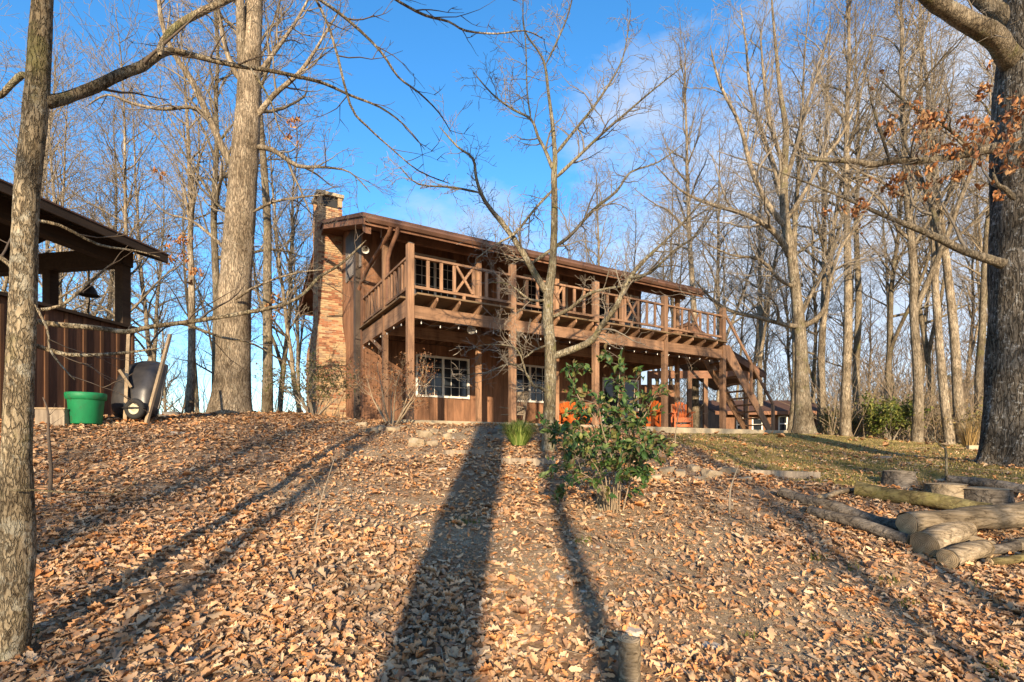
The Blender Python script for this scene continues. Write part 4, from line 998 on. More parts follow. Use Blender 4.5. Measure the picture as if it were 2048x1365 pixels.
bar('handle', wb, 'handle_wood', (wx(305), -.16, wz(848)), (wx(311), .40, wz(660)), .05, .05)
bar('leg', wb, 'handle_wood', (wx(262), .0, wz(775)), (wx(248), -.12, wz(742)), .04, .04)
wc = (wx(286), -.2, wz(820))
wheel = empty('wheel', wc, 0, wb); wheel.rotation_euler = (R(90), 0, R(-4))
n = 28; T = Tubes(); tp = [Vector((math.cos(a), math.sin(a), 0)) * 15.2 * s_ for a in np.linspace(0, 2 * math.pi, n + 1)]; T.add(tp, [5.6 * s_] * (n + 1), 10); T.build('tyre', wheel, 'rubber')
lathe('rim', wheel, 'rim_metal', [(.001, .03), (.03, .035), (.04, .02), (9.5 * s_, .012), (11 * s_, .03), (11 * s_, -.03), (9.5 * s_, -.012), (.04, -.02), (.001, -.03)], 24)
T = Tubes(); T.add([Vector((wx(255), -.2, wz(818))), Vector((wx(285), -.28, wz(818))), Vector((wx(306), -.2, wz(818)))], [.012] * 3, 8); T.build('axle', wb, 'iron')

# small stone pedestal between the trunks
g = ghit(514, 826, 8); pd = empty('stone_pedestal', g); tag(pd, 'small grey stone pedestal with flat top between two trunks', 'pedestal'); s_ = g.y / F
lathe('column', pd, 'stone_grey', [(.001, 0), (10 * s_, 0), (10 * s_, 5 * s_), (7 * s_, 7 * s_), (7 * s_, 21 * s_), (10 * s_, 25 * s_)], 16)
lathe('top', pd, 'stone_grey', [(.001, 25 * s_), (15 * s_, 25 * s_), (17 * s_, 28 * s_), (17 * s_, 31 * s_), (.001, 30 * s_)], 20)

#@@SECTION outbuildings
# ================================================================== OUTBUILDINGS BEHIND, RIGHT
def gable_building(name, label, cat, px0, px1, d, depth, py_eave, py_ridge, rot, wins_, wallmat, parent=None):
    s_ = d / F; c = G((px0 + px1) / 2, d); r = empty(name, c, rot); tag(r, label, cat)
    w = (px1 - px0) * s_ / 2; ez = EYE + (HY - py_eave) * s_ - c.z; rzz = EYE + (HY - py_ridge) * s_ - c.z
    wl_ = empty('wall', (0, 0, 0), 0, r)
    box('front_face', wl_, wallmat, -w, w, 0, .1, -.4, ez); box('back_face', wl_, wallmat, -w, w, depth - .1, depth, -.4, ez)
    for x0 in (-w, w - .1): prism('gable_face', wl_, wallmat, [(.1, -.4), (depth - .1, -.4), (depth - .1, ez), (depth / 2, rzz - .05), (.1, ez)], 0, x0, x0 + .1)
    prism('roof', r, 'shingle', [(-.4, ez - .05), (depth / 2, rzz), (depth / 2, rzz + .1), (-.4, ez + .06)], 0, -w - .4, w + .4)
    prism('roof', r, 'shingle', [(depth + .4, ez - .05), (depth / 2 + .001, rzz), (depth / 2 + .001, rzz + .1), (depth + .4, ez + .06)], 0, -w - .4, w + .4)
    prism('fascia', r, 'trim_brown', [(-.43, ez - .12), (-.402, ez - .12), (-.402, ez + .05), (-.43, ez + .05)], 0, -w - .4, w + .4)
    for (a, b_, p0, p1) in wins_:
        xa, xb = (a - (px0 + px1) / 2) * s_, (b_ - (px0 + px1) / 2) * s_; za, zb = EYE + (HY - p1) * s_ - c.z, EYE + (HY - p0) * s_ - c.z
        wi = empty('window', (0, 0, 0), 0, r); f = .07
        box('frame', wi, 'white_paint', xa, xa + f, -.04, -.001, za, zb); box('frame', wi, 'white_paint', xb - f, xb, -.04, -.001, za, zb)
        box('frame', wi, 'white_paint', xa + f, xb - f, -.04, -.001, zb - f, zb); box('frame', wi, 'white_paint', xa + f, xb - f, -.04, -.001, za, za + f)
        box('rail', wi, 'white_paint', xa + f, xb - f, -.03, -.011, (za + zb) / 2 - .03, (za + zb) / 2 + .03)
        box('pane', wi, 'window_glass', xa + f, xb - f, -.01, -.002, za + f, zb - f)
    return r
gable_building('small_cabin', 'small low brown cabin with white framed windows beyond the stairs', 'cabin', 1440, 1650, 26, 5, 826, 796, 0, [(1472, 1494, 836, 864), (1503, 1525, 836, 864), (1556, 1575, 832, 864)], 'siding')
# carport behind the stairs
CD = 21.5; s_ = CD / F; c = G(1420, CD); cpx = empty('carport', c); tag(cpx, 'brown open carport with gable roof behind the deck stairs', 'carport')
kx = lambda p: (p - 1420) * s_
kz = lambda q: EYE + (HY - q) * s_ - c.z
prism('roof', cpx, 'shingle', [(kx(1290), kz(690)), (kx(1373), kz(652)), (kx(1526), kz(750)), (kx(1526), kz(745)), (kx(1373), kz(646)), (kx(1290), kz(684))], 1, -.2, 5.0)
prism('soffit', cpx, 'soffit', [(kx(1292), kz(691)), (kx(1373), kz(653.5)), (kx(1524), kz(751)), (kx(1522), kz(756)), (kx(1373), kz(660)), (kx(1292), kz(697))], 1, -.12, 4.9)
prism('barge_board', cpx, 'trim_brown', [(kx(1373), kz(652.5)), (kx(1526), kz(750.5)), (kx(1526), kz(760)), (kx(1373), kz(664))], 1, -.25, -.201)
prism('barge_board', cpx, 'trim_brown', [(kx(1290), kz(690.5)), (kx(1373), kz(652.5)), (kx(1373), kz(664)), (kx(1290), kz(702))], 1, -.25, -.201)
box('tie_beam', cpx, 'trim_brown', kx(1296), kx(1500), 0, .15, kz(757), kz(742))
for p in (1300, 1380, 1412, 1494): box('post', cpx, 'deck_wood_v', kx(p) - .08, kx(p) + .08, 0, .16, -.3, kz(757))
for k in range(8): box('wall_board', cpx, 'siding', kx(1306) + k * .26, kx(1306) + k * .26 + .25, 3.0 + .01 * (k % 2), 3.06, -.3, kz(752))

#@@SECTION logs
# ================================================================== LOGS, STUMPS, STONES
def disc(name, parent, mat, c, ax, r, seed, n=22):
    ax = Vector(ax).normalized(); s = ax.cross(Vector((0.2, .1, 1))).normalized(); u = s.cross(ax)
    V = [Vector(c) + ax * .006] ; Fc = []
    for ring in (0.33, .66, 1):
        for k in range(n):
            a = 2 * math.pi * k / n; q = r * ring * (1 + .05 * math.sin(3 * a + seed) + .03 * math.sin(7 * a + seed * 2))
            V.append(Vector(c) + s * q * math.cos(a) + u * q * math.sin(a) + ax * (.006 + .006 * math.sin(9 * ring + a * 2 + seed)) * (1 if ring < 1 else 0))
    for k in range(n): Fc.append((0, 1 + k, 1 + (k + 1) % n))
    for j in range(2):
        for k in range(n): Fc.append((1 + j * n + k, 1 + (j + 1) * n + k, 1 + (j + 1) * n + (k + 1) % n, 1 + j * n + (k + 1) % n))
    o = link(name, mesh(name, [v - Vector(c) for v in V], Fc, True), parent, mat); o.location = c; return o
def log(a, b, r0, r1, mat, label, group=None, name='log', ends=True, seed=0, cat='log'):
    root = empty(name, (a + b) / 2); tag(root, label, cat, group)
    a_, b_ = a - root.location, b - root.location; L = (b_ - a_).length; n = max(5, int(L / .12))
    pts = [a_.lerp(b_, i / n) + Vector((0, 0, .012 * math.sin(i * .9 + seed))) for i in range(n + 1)]; rad = [r0 + (r1 - r0) * i / n for i in range(n + 1)]
    o = trunk_mesh('bark', pts, rad, root, mat, 22, .10, 1, seed=seed)
    if ends:
        disc('cut_end', root, 'cut_wood', a_, a_ - b_, r0 * 1.02, seed); disc('cut_end', root, 'cut_wood', b_, b_ - a_, r1 * 1.02, seed + 1)
    return root
def logpx(p0, p1, w0, w1, mat, label, lift0=0.0, lift1=0.0, seed=0, **kw):
    """log whose lower edge meets the ground at two photo points"""
    a, b = ghit(*p0), ghit(*p1); r0, r1 = w0 * a.y / F / 2, w1 * b.y / F / 2
    a = a + Vector((0, r0 * .5, r0 * .85 + .035 + lift0)); b = b + Vector((0, r1 * .5, r1 * .85 + .035 + lift1))
    return log(a, b, r0, r1, mat, label, seed=seed, **kw)
logpx((1822, 1096), (2180, 1060), 46, 52, 'log_bark', 'thick pale log lying on top of the pile, cut end showing', .09, .06, 1)
logpx((1716, 996), (1990, 1042), 28, 30, 'log_moss', 'long straight yellow green mossy log', 0, 0, 2)
logpx((1564, 998), (1806, 1074), 20, 24, 'log_grey', 'long thin dark grey log above another grey log', 0, 0, 3)
logpx((1622, 1034), (1822, 1100), 20, 25, 'log_grey', 'dark grey log lowest on the leaf slope', 0, 0, 4)
logpx((1858, 1124), (1935, 1092), 52, 48, 'log_bark', 'short thick log with dark cut end under the pale log', .0, .02, 5)
logpx((1904, 1146), (1975, 1122), 40, 36, 'log_bark', 'short round log at the foot of the pile', 0, 0, 6)
logpx((1928, 1099), (1990, 1104), 18, 16, 'log_bark', 'thin branch log lying in the gap of the pile', .03, .0, 7)
logpx((1956, 1126), (2040, 1112), 18, 20, 'log_grey', 'thin grey log behind the smallest cut log', .03, .02, 8)
logpx((1982, 1140), (2110, 1128), 15, 18, 'log_moss', 'small yellowish cut log end beside the round log', 0, .02, 9)
logpx((1640, 1004), (1722, 986), 10, 9, 'log_bark', 'thin pale branch joining the ends of two long logs', 0, 0, 10)
logpx((1900, 972), (2120, 1006), 16, 22, 'log_grey', 'grey log behind the two stump blocks', .02, .02, 11)
logpx((2036, 1112), (2150, 1100), 26, 26, 'log_bark', 'stubby log at the far edge of the pile', 0, 0, 12)
def stump(px, py, w, h, mat, label, seed=0, flare=.15, name='tree_stump', tilt=0):
    g = ghit(px, py); s = g.y / F; r = w * s / 2; H = h * s; g = g + Vector((0, r * .7, 0)); g.z = gh(g.x, g.y)
    root = empty(name, g); tag(root, label, 'stump')
    trunk_mesh('bark', [Vector((0, 0, -.1)), Vector((tilt * .3, 0, H * .4)), Vector((tilt, 0, H))], [r * 1.08, r * 1.02, r], root, mat, 26, .12, 6, flare=flare, seed=seed)
    disc('cut_top', root, 'cut_wood', (tilt, 0, H), (0, 0, 1), r * 1.03, seed); return root
stump(1262, 1372, 44, 84, 'log_bark', 'slim sawn stump standing alone in the leaves at the foot of the slope', 3, .1)
stump(1207, 1022, 24, 46, 'bark_near', 'small brown stump at the foot of the green shrub', 4)
stump(1912, 1020, 66, 42, 'log_bark', 'squat split stump with pale broken side', 5)
stump(1992, 1028, 92, 44, 'log_grey', 'wide grey weathered stump next to the split stump', 6)
stump(1810, 977, 50, 30, 'log_grey', 'dark rotting stump at the edge of the lawn', 7, .3)

def rock(c, rx, ry, rz, mat, label, group, seed, name='rock', cat='rock', cuts=2):
    import bmesh
    bm = bmesh.new(); bmesh.ops.create_icosphere(bm, subdivisions=cuts, radius=1)
    for v in bm.verts:
        q = v.co.copy(); k = 1 + .5 * mnoise.fractal(q * 1.4 + Vector((seed * 7.3, seed * 3.1, 0)), 1, 2, 3)
        # flatten into facets
        q = q * k; q.x = max(-.72, min(.78, q.x)); q.y = max(-.75, q.y); q.z = max(-.8, min(.55 + .25 * q.x, q.z)); v.co = Vector((q.x * rx, q.y * ry, q.z * rz))
    me = bpy.data.meshes.new(name); bm.to_mesh(me); bm.free()
    o = link(name, me, None, mat); o.location = c; o.rotation_euler = (0, 0, seed * 1.7); return tag(o, label, cat, group)
sd = 0
def rocks(lst, mat, label, group, cuts=2):
    global sd
    for px, py, w, h in lst:
        g = ghit(px, py); s = g.y / F; sd += 1; c = g + Vector((0, w * s * .25, h * s * .22))
        rock(c, w * s / 1.6, w * s / 1.8 * .8, h * s / 1.5, mat, label, group, sd * .37, cuts=cuts)
rocks([(742, 866, 26, 17), (762, 860, 20, 14), (785, 864, 34, 17), (806, 858, 26, 12), (832, 892, 36, 26), (848, 874, 30, 20), (870, 868, 26, 14), (893, 878, 26, 16), (905, 866, 22, 12), (722, 852, 24, 12), (860, 892, 26, 18), (690, 848, 26, 12)],
      'stone', 'pale tan boulder in the stone edging below the twiggy brown shrub', 'boulders edging the porch bed')
rocks([(340, 834, 40, 18), (372, 830, 34, 16), (318, 838, 30, 14), (398, 828, 32, 15), (355, 822, 34, 14), (410, 834, 22, 10)], 'stone_grey', 'dark grey rock in the low pile between wheelbarrow and big trunk', 'rock pile by the big trunk')
rocks([(1282, 966, 38, 26), (1310, 962, 30, 18), (1335, 950, 34, 24), (1362, 954, 34, 22), (1388, 942, 28, 18), (1300, 948, 30, 16), (1425, 956, 40, 26), (1462, 950, 44, 24), (1350, 964, 24, 12), (1400, 962, 30, 14), (1255, 960, 44, 30), (1490, 962, 30, 12)],
      'stone', 'pale rock in the row beside the green shrub', 'row of rocks above the leaf slope')
rocks([(884, 942, 17, 9), (906, 880, 10, 10), (1124, 1162, 26, 13), (1132, 1148, 12, 8), (1190, 1040, 16, 9), (1204, 1034, 14, 9), (1310, 992, 15, 10), (1070, 1040, 10, 6), (836, 1048, 20, 8), (800, 1086, 16, 7), (655, 1025, 22, 9), (1196, 1098, 12, 8),
       (1270, 1272, 40, 17), (1425, 1302, 36, 17), (376, 1330, 34, 12), (352, 870, 26, 9), (112, 1216, 20, 8), (86, 1234, 34, 13), (590, 1352, 18, 10), (1020, 1133, 14, 8), (1140, 1090, 10, 7), (985, 1085, 9, 6), (1216, 1200, 12, 9), (1330, 1182, 9, 6),
       (1168, 1188, 14, 7), (1688, 985, 14, 9), (1728, 1052, 10, 7), (895, 960, 10, 6), (760, 1008, 9, 6), (1280, 1046, 8, 6)], 'stone_white', 'small whitish stone lying loose among the fallen leaves', 'loose pale stones on the slope')
rocks([(1775, 918, 34, 9), (1930, 964, 70, 9), (1985, 968, 50, 10)], 'stone_grey', 'flat grey stone lying in the mossy lawn', 'flat stones in the lawn')
rocks([(1000, 862, 24, 18), (985, 868, 22, 16)], 'stone_grey', 'dark grey stone beside the grass tuft', 'stones beside the grass tuft')
# landscape timbers
for (a, b_, lab) in (((1002, 928), (1112, 930), 'pale squared timber edging behind the green shrub'), ((888, 912), (966, 912), 'squared timber edging below the tan boulders'), ((1500, 952), (1640, 957), 'squared timber laid along the lawn edge')):
    p, q = ghit(*a), ghit(*b_); o = bar('edging_timber', None, 'grey_wood', p + Vector((0, .06, .03)), q + Vector((0, .06, .03)), .14, .12); tag(o, lab, 'timber')
g = ghit(1968, 908, 8); o = box('white_board', None, 'concrete', -.55, .55, -.05, .05, -.03, .13); o.location = G(1975, 14.5); tag(o, 'low white board lying beyond the oak trunk', 'board')

#@@SECTION hero trees
# ================================================================== TREES TRACED FROM THE PHOTOGRAPH
PRM = [(2.2, 30, 62, .7, 1.8, .16, .06, .15), (4.2, 28, 60, .3, .9, .16, .05, .2), (6.5, 28, 65, .12, .42, .16, .04, .2)]
def hero(name, label, trunk, d, limbs, mats, prm, maxlev, seed, rough=.06, flare=.0, sides=28, extra=None, group=None, minr=.004, leaf=None, base=None, twigmat='twig', ltaper=True, cat='tree'):
    """trunk: traced pixels; limbs: list of (pixels, depth)"""
    rg = random.Random(seed); MINR[0] = minr
    pts, rad = path3(trunk, d)
    b0 = base if base is not None else Vector((pts[0].x, pts[0].y, gh(pts[0].x, pts[0].y)))
    root = empty(name, b0); tag(root, label, cat, group)
    loc = lambda ps: [p - b0 for p in ps]
    trunk_mesh('trunk', loc(pts), rad, root, mats[0], sides, rough, 8, flare, seed=seed)
    T = [Tubes(), Tubes(), Tubes()]; tips = [] if leaf else None
    for lp, ld in limbs:
        p, r = path3(lp, ld); p, r = smooth_line(p, r, 3); r[0] *= .45; r[-1] *= .2
        trunk_mesh('limb', loc(p), [max(x, minr) for x in r], root, mats[1], 10, .10, 1, seed=seed + len(lp))
        grow(T, loc(p), r, 0, maxlev, rg, prm, tips)
    if extra:
        p, r = smooth_line(pts, rad, 3); grow(T, loc(p), r, 0, maxlev, rg, extra, tips)
    for t_, nm in zip(T, ('branches', 'fine_branches', 'twigs')):
        if t_.d: tag(t_.build(nm, root, mats[2] if nm == 'branches' else twigmat), kind='stuff')
    return root, tips, b0

# --- forked dogwood in front of the deck
DD = 9.2
dw_trunk = [(1097, 905, 40), (1097, 870, 26), (1100, 780, 24), (1101, 700, 23), (1096, 640, 21), (1097, 588, 20), (1104, 540, 16), (1108, 470, 14), (1109, 400, 13), (1108, 350, 12), (1110, 318, 10), (1105, 250, 8), (1097, 188, 6), (1090, 133, 5), (1078, 105, 4), (1049, 60, 3), (1046, 0, 2), (1044, -60, 1.5)]
dw = [([(1097, 592, 16), (1068, 545, 13), (1045, 505, 12), (1013, 458, 10), (970, 403, 8), (953, 359, 6), (946, 318, 5), (915, 294, 4), (878, 253, 2)], (DD, DD - .6)),
      ([(960, 386, 5), (905, 375, 4), (837, 369, 3), (800, 335, 2)], (DD - .4, DD - 1)),
      ([(1108, 345, 9), (1090, 300, 7), (1076, 274, 6), (1062, 239, 5), (1025, 219, 4), (984, 188, 3), (946, 144, 2)], (DD, DD + .4)),
      ([(1062, 239, 4), (1054, 180, 3), (1052, 100, 2.5), (1046, 30, 2)], (DD, DD + .8)),
      ([(1112, 308, 8), (1148, 263, 6), (1189, 212, 5), (1233, 144, 3.5), (1250, 99, 2.5), (1262, 20, 1.5)], (DD, DD + .3)),
      ([(1110, 358, 8), (1162, 308, 6), (1213, 260, 5), (1261, 219, 4), (1309, 178, 3), (1370, 130, 2)], (DD, DD - .8)),
      ([(1090, 133, 4), (1120, 70, 3.4), (1138, 24, 3), (1152, -40, 2)], (DD, DD)),
      ([(1103, 714, 16), (1144, 700, 14), (1184, 681, 13), (1203, 652, 12), (1232, 613, 10), (1260, 556, 9), (1291, 519, 7), (1330, 482, 5), (1380, 430, 4), (1440, 360, 2.5)], (DD, DD - 1.2)),
      ([(1260, 556, 7), (1300, 546, 6), (1350, 500, 4), (1395, 470, 3), (1430, 420, 2)], (DD - .8, DD - 1.8)),
      ([(1107, 634, 8), (1141, 617, 7), (1176, 589, 6), (1213, 578, 5), (1252, 570, 4), (1301, 546, 3)], (DD, DD - .5)),
      ([(1062, 528, 7), (1125, 484, 7), (1145, 467, 6), (1186, 421, 6), (1233, 383, 5), (1261, 345, 4), (1316, 325, 3), (1370, 285, 2)], (DD, DD + .5)),
      ([(1106, 380, 6), (1070, 418, 5), (1030, 467, 5), (990, 490, 3), (950, 520, 2)], (DD, DD - .6)),
      ([(1101, 790, 9), (1080, 775, 7), (1066, 771, 6), (1050, 745, 5), (1020, 728, 4), (975, 745, 3), (930, 750, 2)], (DD, DD - .7)),
      ([(1052, 747, 4), (1035, 700, 3), (1000, 690, 2.5), (960, 692, 2), (930, 705, 1.5)], (DD - .5, DD - .9)),
      ([(1098, 690, 5), (1070, 700, 4), (1048, 715, 3), (1040, 690, 2)], (DD, DD - .5)),
      ([(1097, 600, 6), (1060, 600, 5), (1020, 570, 3), (980, 565, 2)], (DD, DD - .4))]
DPRM = [(7.0, 30, 70, .35, 1.0, .24, .03, .12), (9, 30, 75, .16, .46, .24, .02, .12), (9, 30, 75, .08, .22, .2, .0, .2)]
hero('dogwood_tree', 'bare forked tree standing in front of the deck', dw_trunk, DD, dw, ('bark_dogwood', 'bark_dogwood', 'twig'), DPRM, 2, 3, .07, .0, 20, minr=.0046)

# --- near slim trunk at the left edge
LD = 3.2
lt = [(8, 1560, 62.3), (18, 1365, 57.4), (36, 1100, 55.8), (34, 900, 47.6), (46, 620, 43.5), (53, 400, 41.0), (73, 200, 40.2), (85, 0, 33.6), (92, -120, 30.3), (100, -300, 26.2)]
ll = [([(85, 205, 26), (120, 200, 22), (150, 190, 20), (191, 174, 20), (239, 150, 19), (284, 133, 18), (318, 109, 16), (345, 103, 13), (393, 113, 11), (462, 130, 9), (530, 140, 8), (598, 154, 7), (650, 168, 6), (700, 191, 5), (760, 215, 4), (809, 251, 3), (850, 300, 2)], (LD, LD + 1.6)),
      ([(320, 112, 12), (325, 85, 12), (356, 51, 13), (403, 24, 13), (455, 0, 13), (520, -30, 12), (620, -60, 10)], (LD + .4, LD + 1.0)),
      ([(560, -50, 8), (640, 0, 6), (700, 44, 6), (761, 103, 5), (796, 154, 4), (837, 185, 3.5), (878, 226, 2.5), (905, 270, 1.5)], (LD + .8, LD + 1.8)),
      ([(640, -70, 7), (760, -20, 6), (800, 5, 5), (850, 31, 5), (898, 44, 4), (932, 62, 4), (994, 68, 3), (1050, 62, 2.5), (1090, 80, 2)], (LD + .9, LD + 1.9)),
      ([(600, -60, 6), (660, 60, 5), (700, 209, 5), (734, 253, 4), (779, 294, 3), (837, 342, 2.5), (900, 368, 2)], (LD + .9, LD + 1.8)),
      ([(60, 160, 13), (45, 150, 12), (20, 172, 11), (0, 192, 10), (-40, 200, 9)], LD),
      ([(48, 634, 14), (91, 647, 11), (190, 656, 10), (253, 664, 10), (301, 654, 9), (400, 641, 8.5), (501, 624, 8), (567, 610, 7), (608, 587, 6), (638, 555, 6), (685, 526, 5), (732, 481, 3)], (LD, LD + 1.0)),
      ([(45, 684, 9), (79, 694, 9), (138, 710, 8), (230, 708, 6), (324, 696, 3)], (LD, LD + .3)),
      ([(300, 655, 6), (362, 648, 6), (403, 661, 6), (444, 675, 5), (510, 690, 4), (583, 735, 3)], (LD + .5, LD + .9)),
      ([(58, 440, 7), (119, 451, 6), (198, 490, 5), (273, 502, 3), (320, 515, 2)], (LD, LD + .4)),
      ([(50, 622, 7), (119, 613, 6), (170, 573, 5), (225, 526, 3)], (LD, LD + .2)),
      ([(45, 560, 10), (20, 530, 9), (-20, 500, 8)], LD),
      ([(20, 982, 4), (60, 980, 4), (120, 984, 4), (200, 986, 4), (235, 988, 3), (275, 962, 2)], (LD - .1, LD)),
      ([(70, 610, 5), (95, 660, 4), (100, 700, 4), (130, 740, 3), (150, 760, 2)], (LD, LD - .2)),
      ([(500, 135, 5), (540, 200, 4), (560, 260, 3), (600, 300, 2)], (LD + .9, LD + 1.2))]
LPRM = [(3.6, 30, 60, .22, .7, .13, .02, .12), (3.6, 30, 60, .12, .32, .12, .02, .2), (5, 30, 60, .06, .15, .1, 0, .2)]
hero('slim_tree', 'slim lichen spotted trunk with long drooping bare branches beside the leaf slope', lt, LD, ll, ('bark_near', 'bark_near', 'twig_dark'), LPRM, 2, 7, .06, .0, 34, minr=.0022, twigmat='twig_dark')

# --- big pale trunk left of the chimney
BD = 13.0
bt = [(460, 838, 82.8), (461, 815, 73.8), (465, 760, 64.8), (469, 600, 59.4), (478, 470, 54.9), (485, 370, 52.2), (491, 300, 49.5), (496, 230, 45.9), (499, 160, 41.4), (503, 90, 36.0), (508, 0, 32.4), (510, -120, 27.0), (512, -300, 19.8), (515, -420, 7.2)]
bl = [([(462, 330, 14), (440, 285, 13), (410, 219, 13), (383, 161, 12), (349, 109, 10), (325, 51, 9), (315, -20, 7), (300, -100, 4)], (BD, BD - .8)),
      ([(409, 232, 7), (380, 215, 7), (325, 219, 6), (267, 208, 5), (215, 190, 4), (170, 215, 2)], (BD - .2, BD - 1)),
      ([(512, 236, 12), (547, 191, 10), (595, 150, 8), (625, 110, 6), (650, 68, 4), (680, 20, 3)], (BD, BD - .6)),
      ([(512, 294, 11), (547, 301, 10), (595, 332, 8), (650, 335, 5), (700, 345, 3), (740, 385, 2)], (BD, BD - .8)),
      ([(488, 170, 20), (483, 100, 18), (480, 0, 15), (470, -120, 10)], (BD, BD - .5)),
      ([(478, 160, 12), (455, 110, 10), (440, 40, 9), (425, -40, 6)], (BD, BD - .3)),
      ([(515, 150, 9), (560, 90, 7), (600, 30, 5), (630, -30, 3)], (BD, BD + .6)),
      ([(505, 425, 6), (545, 405, 5), (600, 395, 4), (650, 390, 2)], (BD - .4, BD - .7)),
      ([(452, 500, 7), (420, 470, 6), (380, 440, 5), (330, 425, 3), (290, 380, 2)], (BD, BD - .3)),
      ([(470, 600, 6), (500, 580, 5), (545, 560, 4), (600, 545, 3), (650, 540, 2)], (BD - .4, BD - .8))]
BPRM = [(3.2, 30, 62, .7, 1.9, .16, .05, .15), (5.5, 28, 60, .35, 1.0, .18, .04, .15), (6, 28, 65, .18, .5, .18, .03, .2)]
_, tips, b0 = hero('big_oak_tree', 'massive pale grey trunk with mossy foot between shed and chimney', bt, BD, bl, ('bark_big', 'bark_wood', 'twig'), BPRM, 2, 21, .05, .12, 44, minr=.006, leaf=True)

LEFT_LEAVES = (_, b0)
# --- great oak at the right edge
OD = 9.2
ot = [(2050, 950, 150), (2050, 925, 132), (2050, 860, 118), (2050, 600, 112), (2052, 400, 108), (2052, 250, 106), (2056, 130, 98), (2062, 20, 90), (2070, -150, 74), (2075, -400, 40)]
ol = [([(2035, 135, 44), (2010, 105, 40), (1991, 75, 38), (1936, 44, 34), (1875, 7, 30), (1830, -30, 26), (1760, -90, 18), (1660, -160, 8)], (OD, OD - 1.2)),
      ([(2040, 60, 34), (2005, 30, 30), (1975, 10, 28), (1920, -40, 22), (1860, -120, 14)], (OD, OD + .4)),
      ([(2000, 292, 22), (1960, 303, 17), (1900, 314, 15), (1850, 322, 14), (1789, 321, 13), (1745, 330, 12), (1710, 323, 11), (1656, 321, 9), (1611, 318, 6)], (OD - .4, OD - .8)),
      ([(2010, 530, 22), (1991, 523, 18), (1930, 503, 15), (1882, 479, 14), (1827, 455, 11), (1758, 427, 8), (1704, 403, 6), (1632, 373, 4), (1560, 345, 2)], (OD - .4, OD - .5)),
      ([(1885, 480, 9), (1872, 440, 9), (1858, 400, 8), (1840, 350, 6), (1815, 300, 4), (1790, 240, 2)], (OD - .4, OD + .3)),
      ([(1950, 304, 8), (1900, 260, 6), (1850, 230, 5), (1800, 195, 4), (1760, 160, 2)], (OD - .5, OD - .9)),
      ([(1780, 323, 6), (1760, 260, 5), (1742, 200, 3), (1735, 150, 2)], (OD - .7, OD - .9)),
      ([(2030, 400, 12), (2010, 378, 9), (1996, 370, 7), (1985, 345, 5)], (OD - .6, OD - .7))]
OPRM = [(3.2, 30, 62, .5, 1.4, .2, .03, .15), (6, 28, 60, .2, .65, .18, .02, .2), (6, 28, 65, .12, .35, .18, .0, .2)]
oroot, otips, ob0 = hero('great_oak_tree', 'great dark oak trunk with white lichen at the lawn edge', ot, OD, ol, ('bark_oak', 'bark_wood_b', 'twig'), OPRM, 2, 33, .07, .32, 60, minr=.0045, leaf=True)

def dead_leaves(parent, b0, blobs, n, name, size=(.055, .115)):
    """clusters of brown leaves still on the twigs: blobs (px, py, rx px, ry px, depth)"""
    pos = []
    wts = np.array([b[2] * b[3] for b in blobs], float); wts /= wts.sum()
    for k, b in zip(nrng.multinomial(n, wts), blobs):
        px, py, rx, ry, d = b; nc = max(3, k // 9); cc = nrng.normal(0, .5, (nc, 3)); c = cc[nrng.integers(0, nc, k)] + nrng.normal(0, .10, (k, 3))
        s = d / F; p = P(px, py, d) - b0
        pos.append(np.stack([p.x + c[:, 0] * rx * s, p.y + c[:, 1] * rx * s * .8, p.z + c[:, 2] * ry * s], 1))
    pos = np.concatenate(pos); k = len(pos)
    ax = nrng.normal(0, .6, (k, 3)) + np.array([0, 0, -.8]); nm = nrng.normal(0, 1, (k, 3))
    tint = np.array([(.42, .20, .08), (.34, .14, .05), (.46, .26, .12), (.27, .12, .06)])[nrng.integers(0, 4, k)] * (.7 + .6 * nrng.random((k, 1)))
    o = leaf_cloud(name, pos, ax, nm, size[0] + (size[1] - size[0]) * nrng.random(k), tint, oakS, parent, 'dead_leaf', nrng)
    o['kind'] = 'stuff'; return o
dead_leaves(oroot, ob0, [(1880, 290, 90, 60, OD - .7), (1960, 270, 70, 70, OD - .7), (1830, 240, 60, 50, OD - .8), (1990, 210, 50, 50, OD - .8), (1720, 410, 60, 40, OD - .5), (1690, 430, 40, 30, OD - .5), (1755, 160, 20, 14, OD - .8), (1950, 350, 50, 30, OD - .7), (1780, 360, 50, 25, OD - .7), (2030, 300, 50, 60, OD - .9), (1850, 350, 60, 30, OD - .7)], 950, 'dead_leaves')

dead_leaves(LEFT_LEAVES[0], LEFT_LEAVES[1], [(365, 495, 40, 30, BD - .3), (390, 550, 30, 26, BD - .2), (340, 520, 30, 20, BD - .3), (545, 620, 20, 40, BD), (590, 260, 30, 30, BD - .4), (330, 345, 20, 14, BD - .4)], 330, 'dead_leaves')
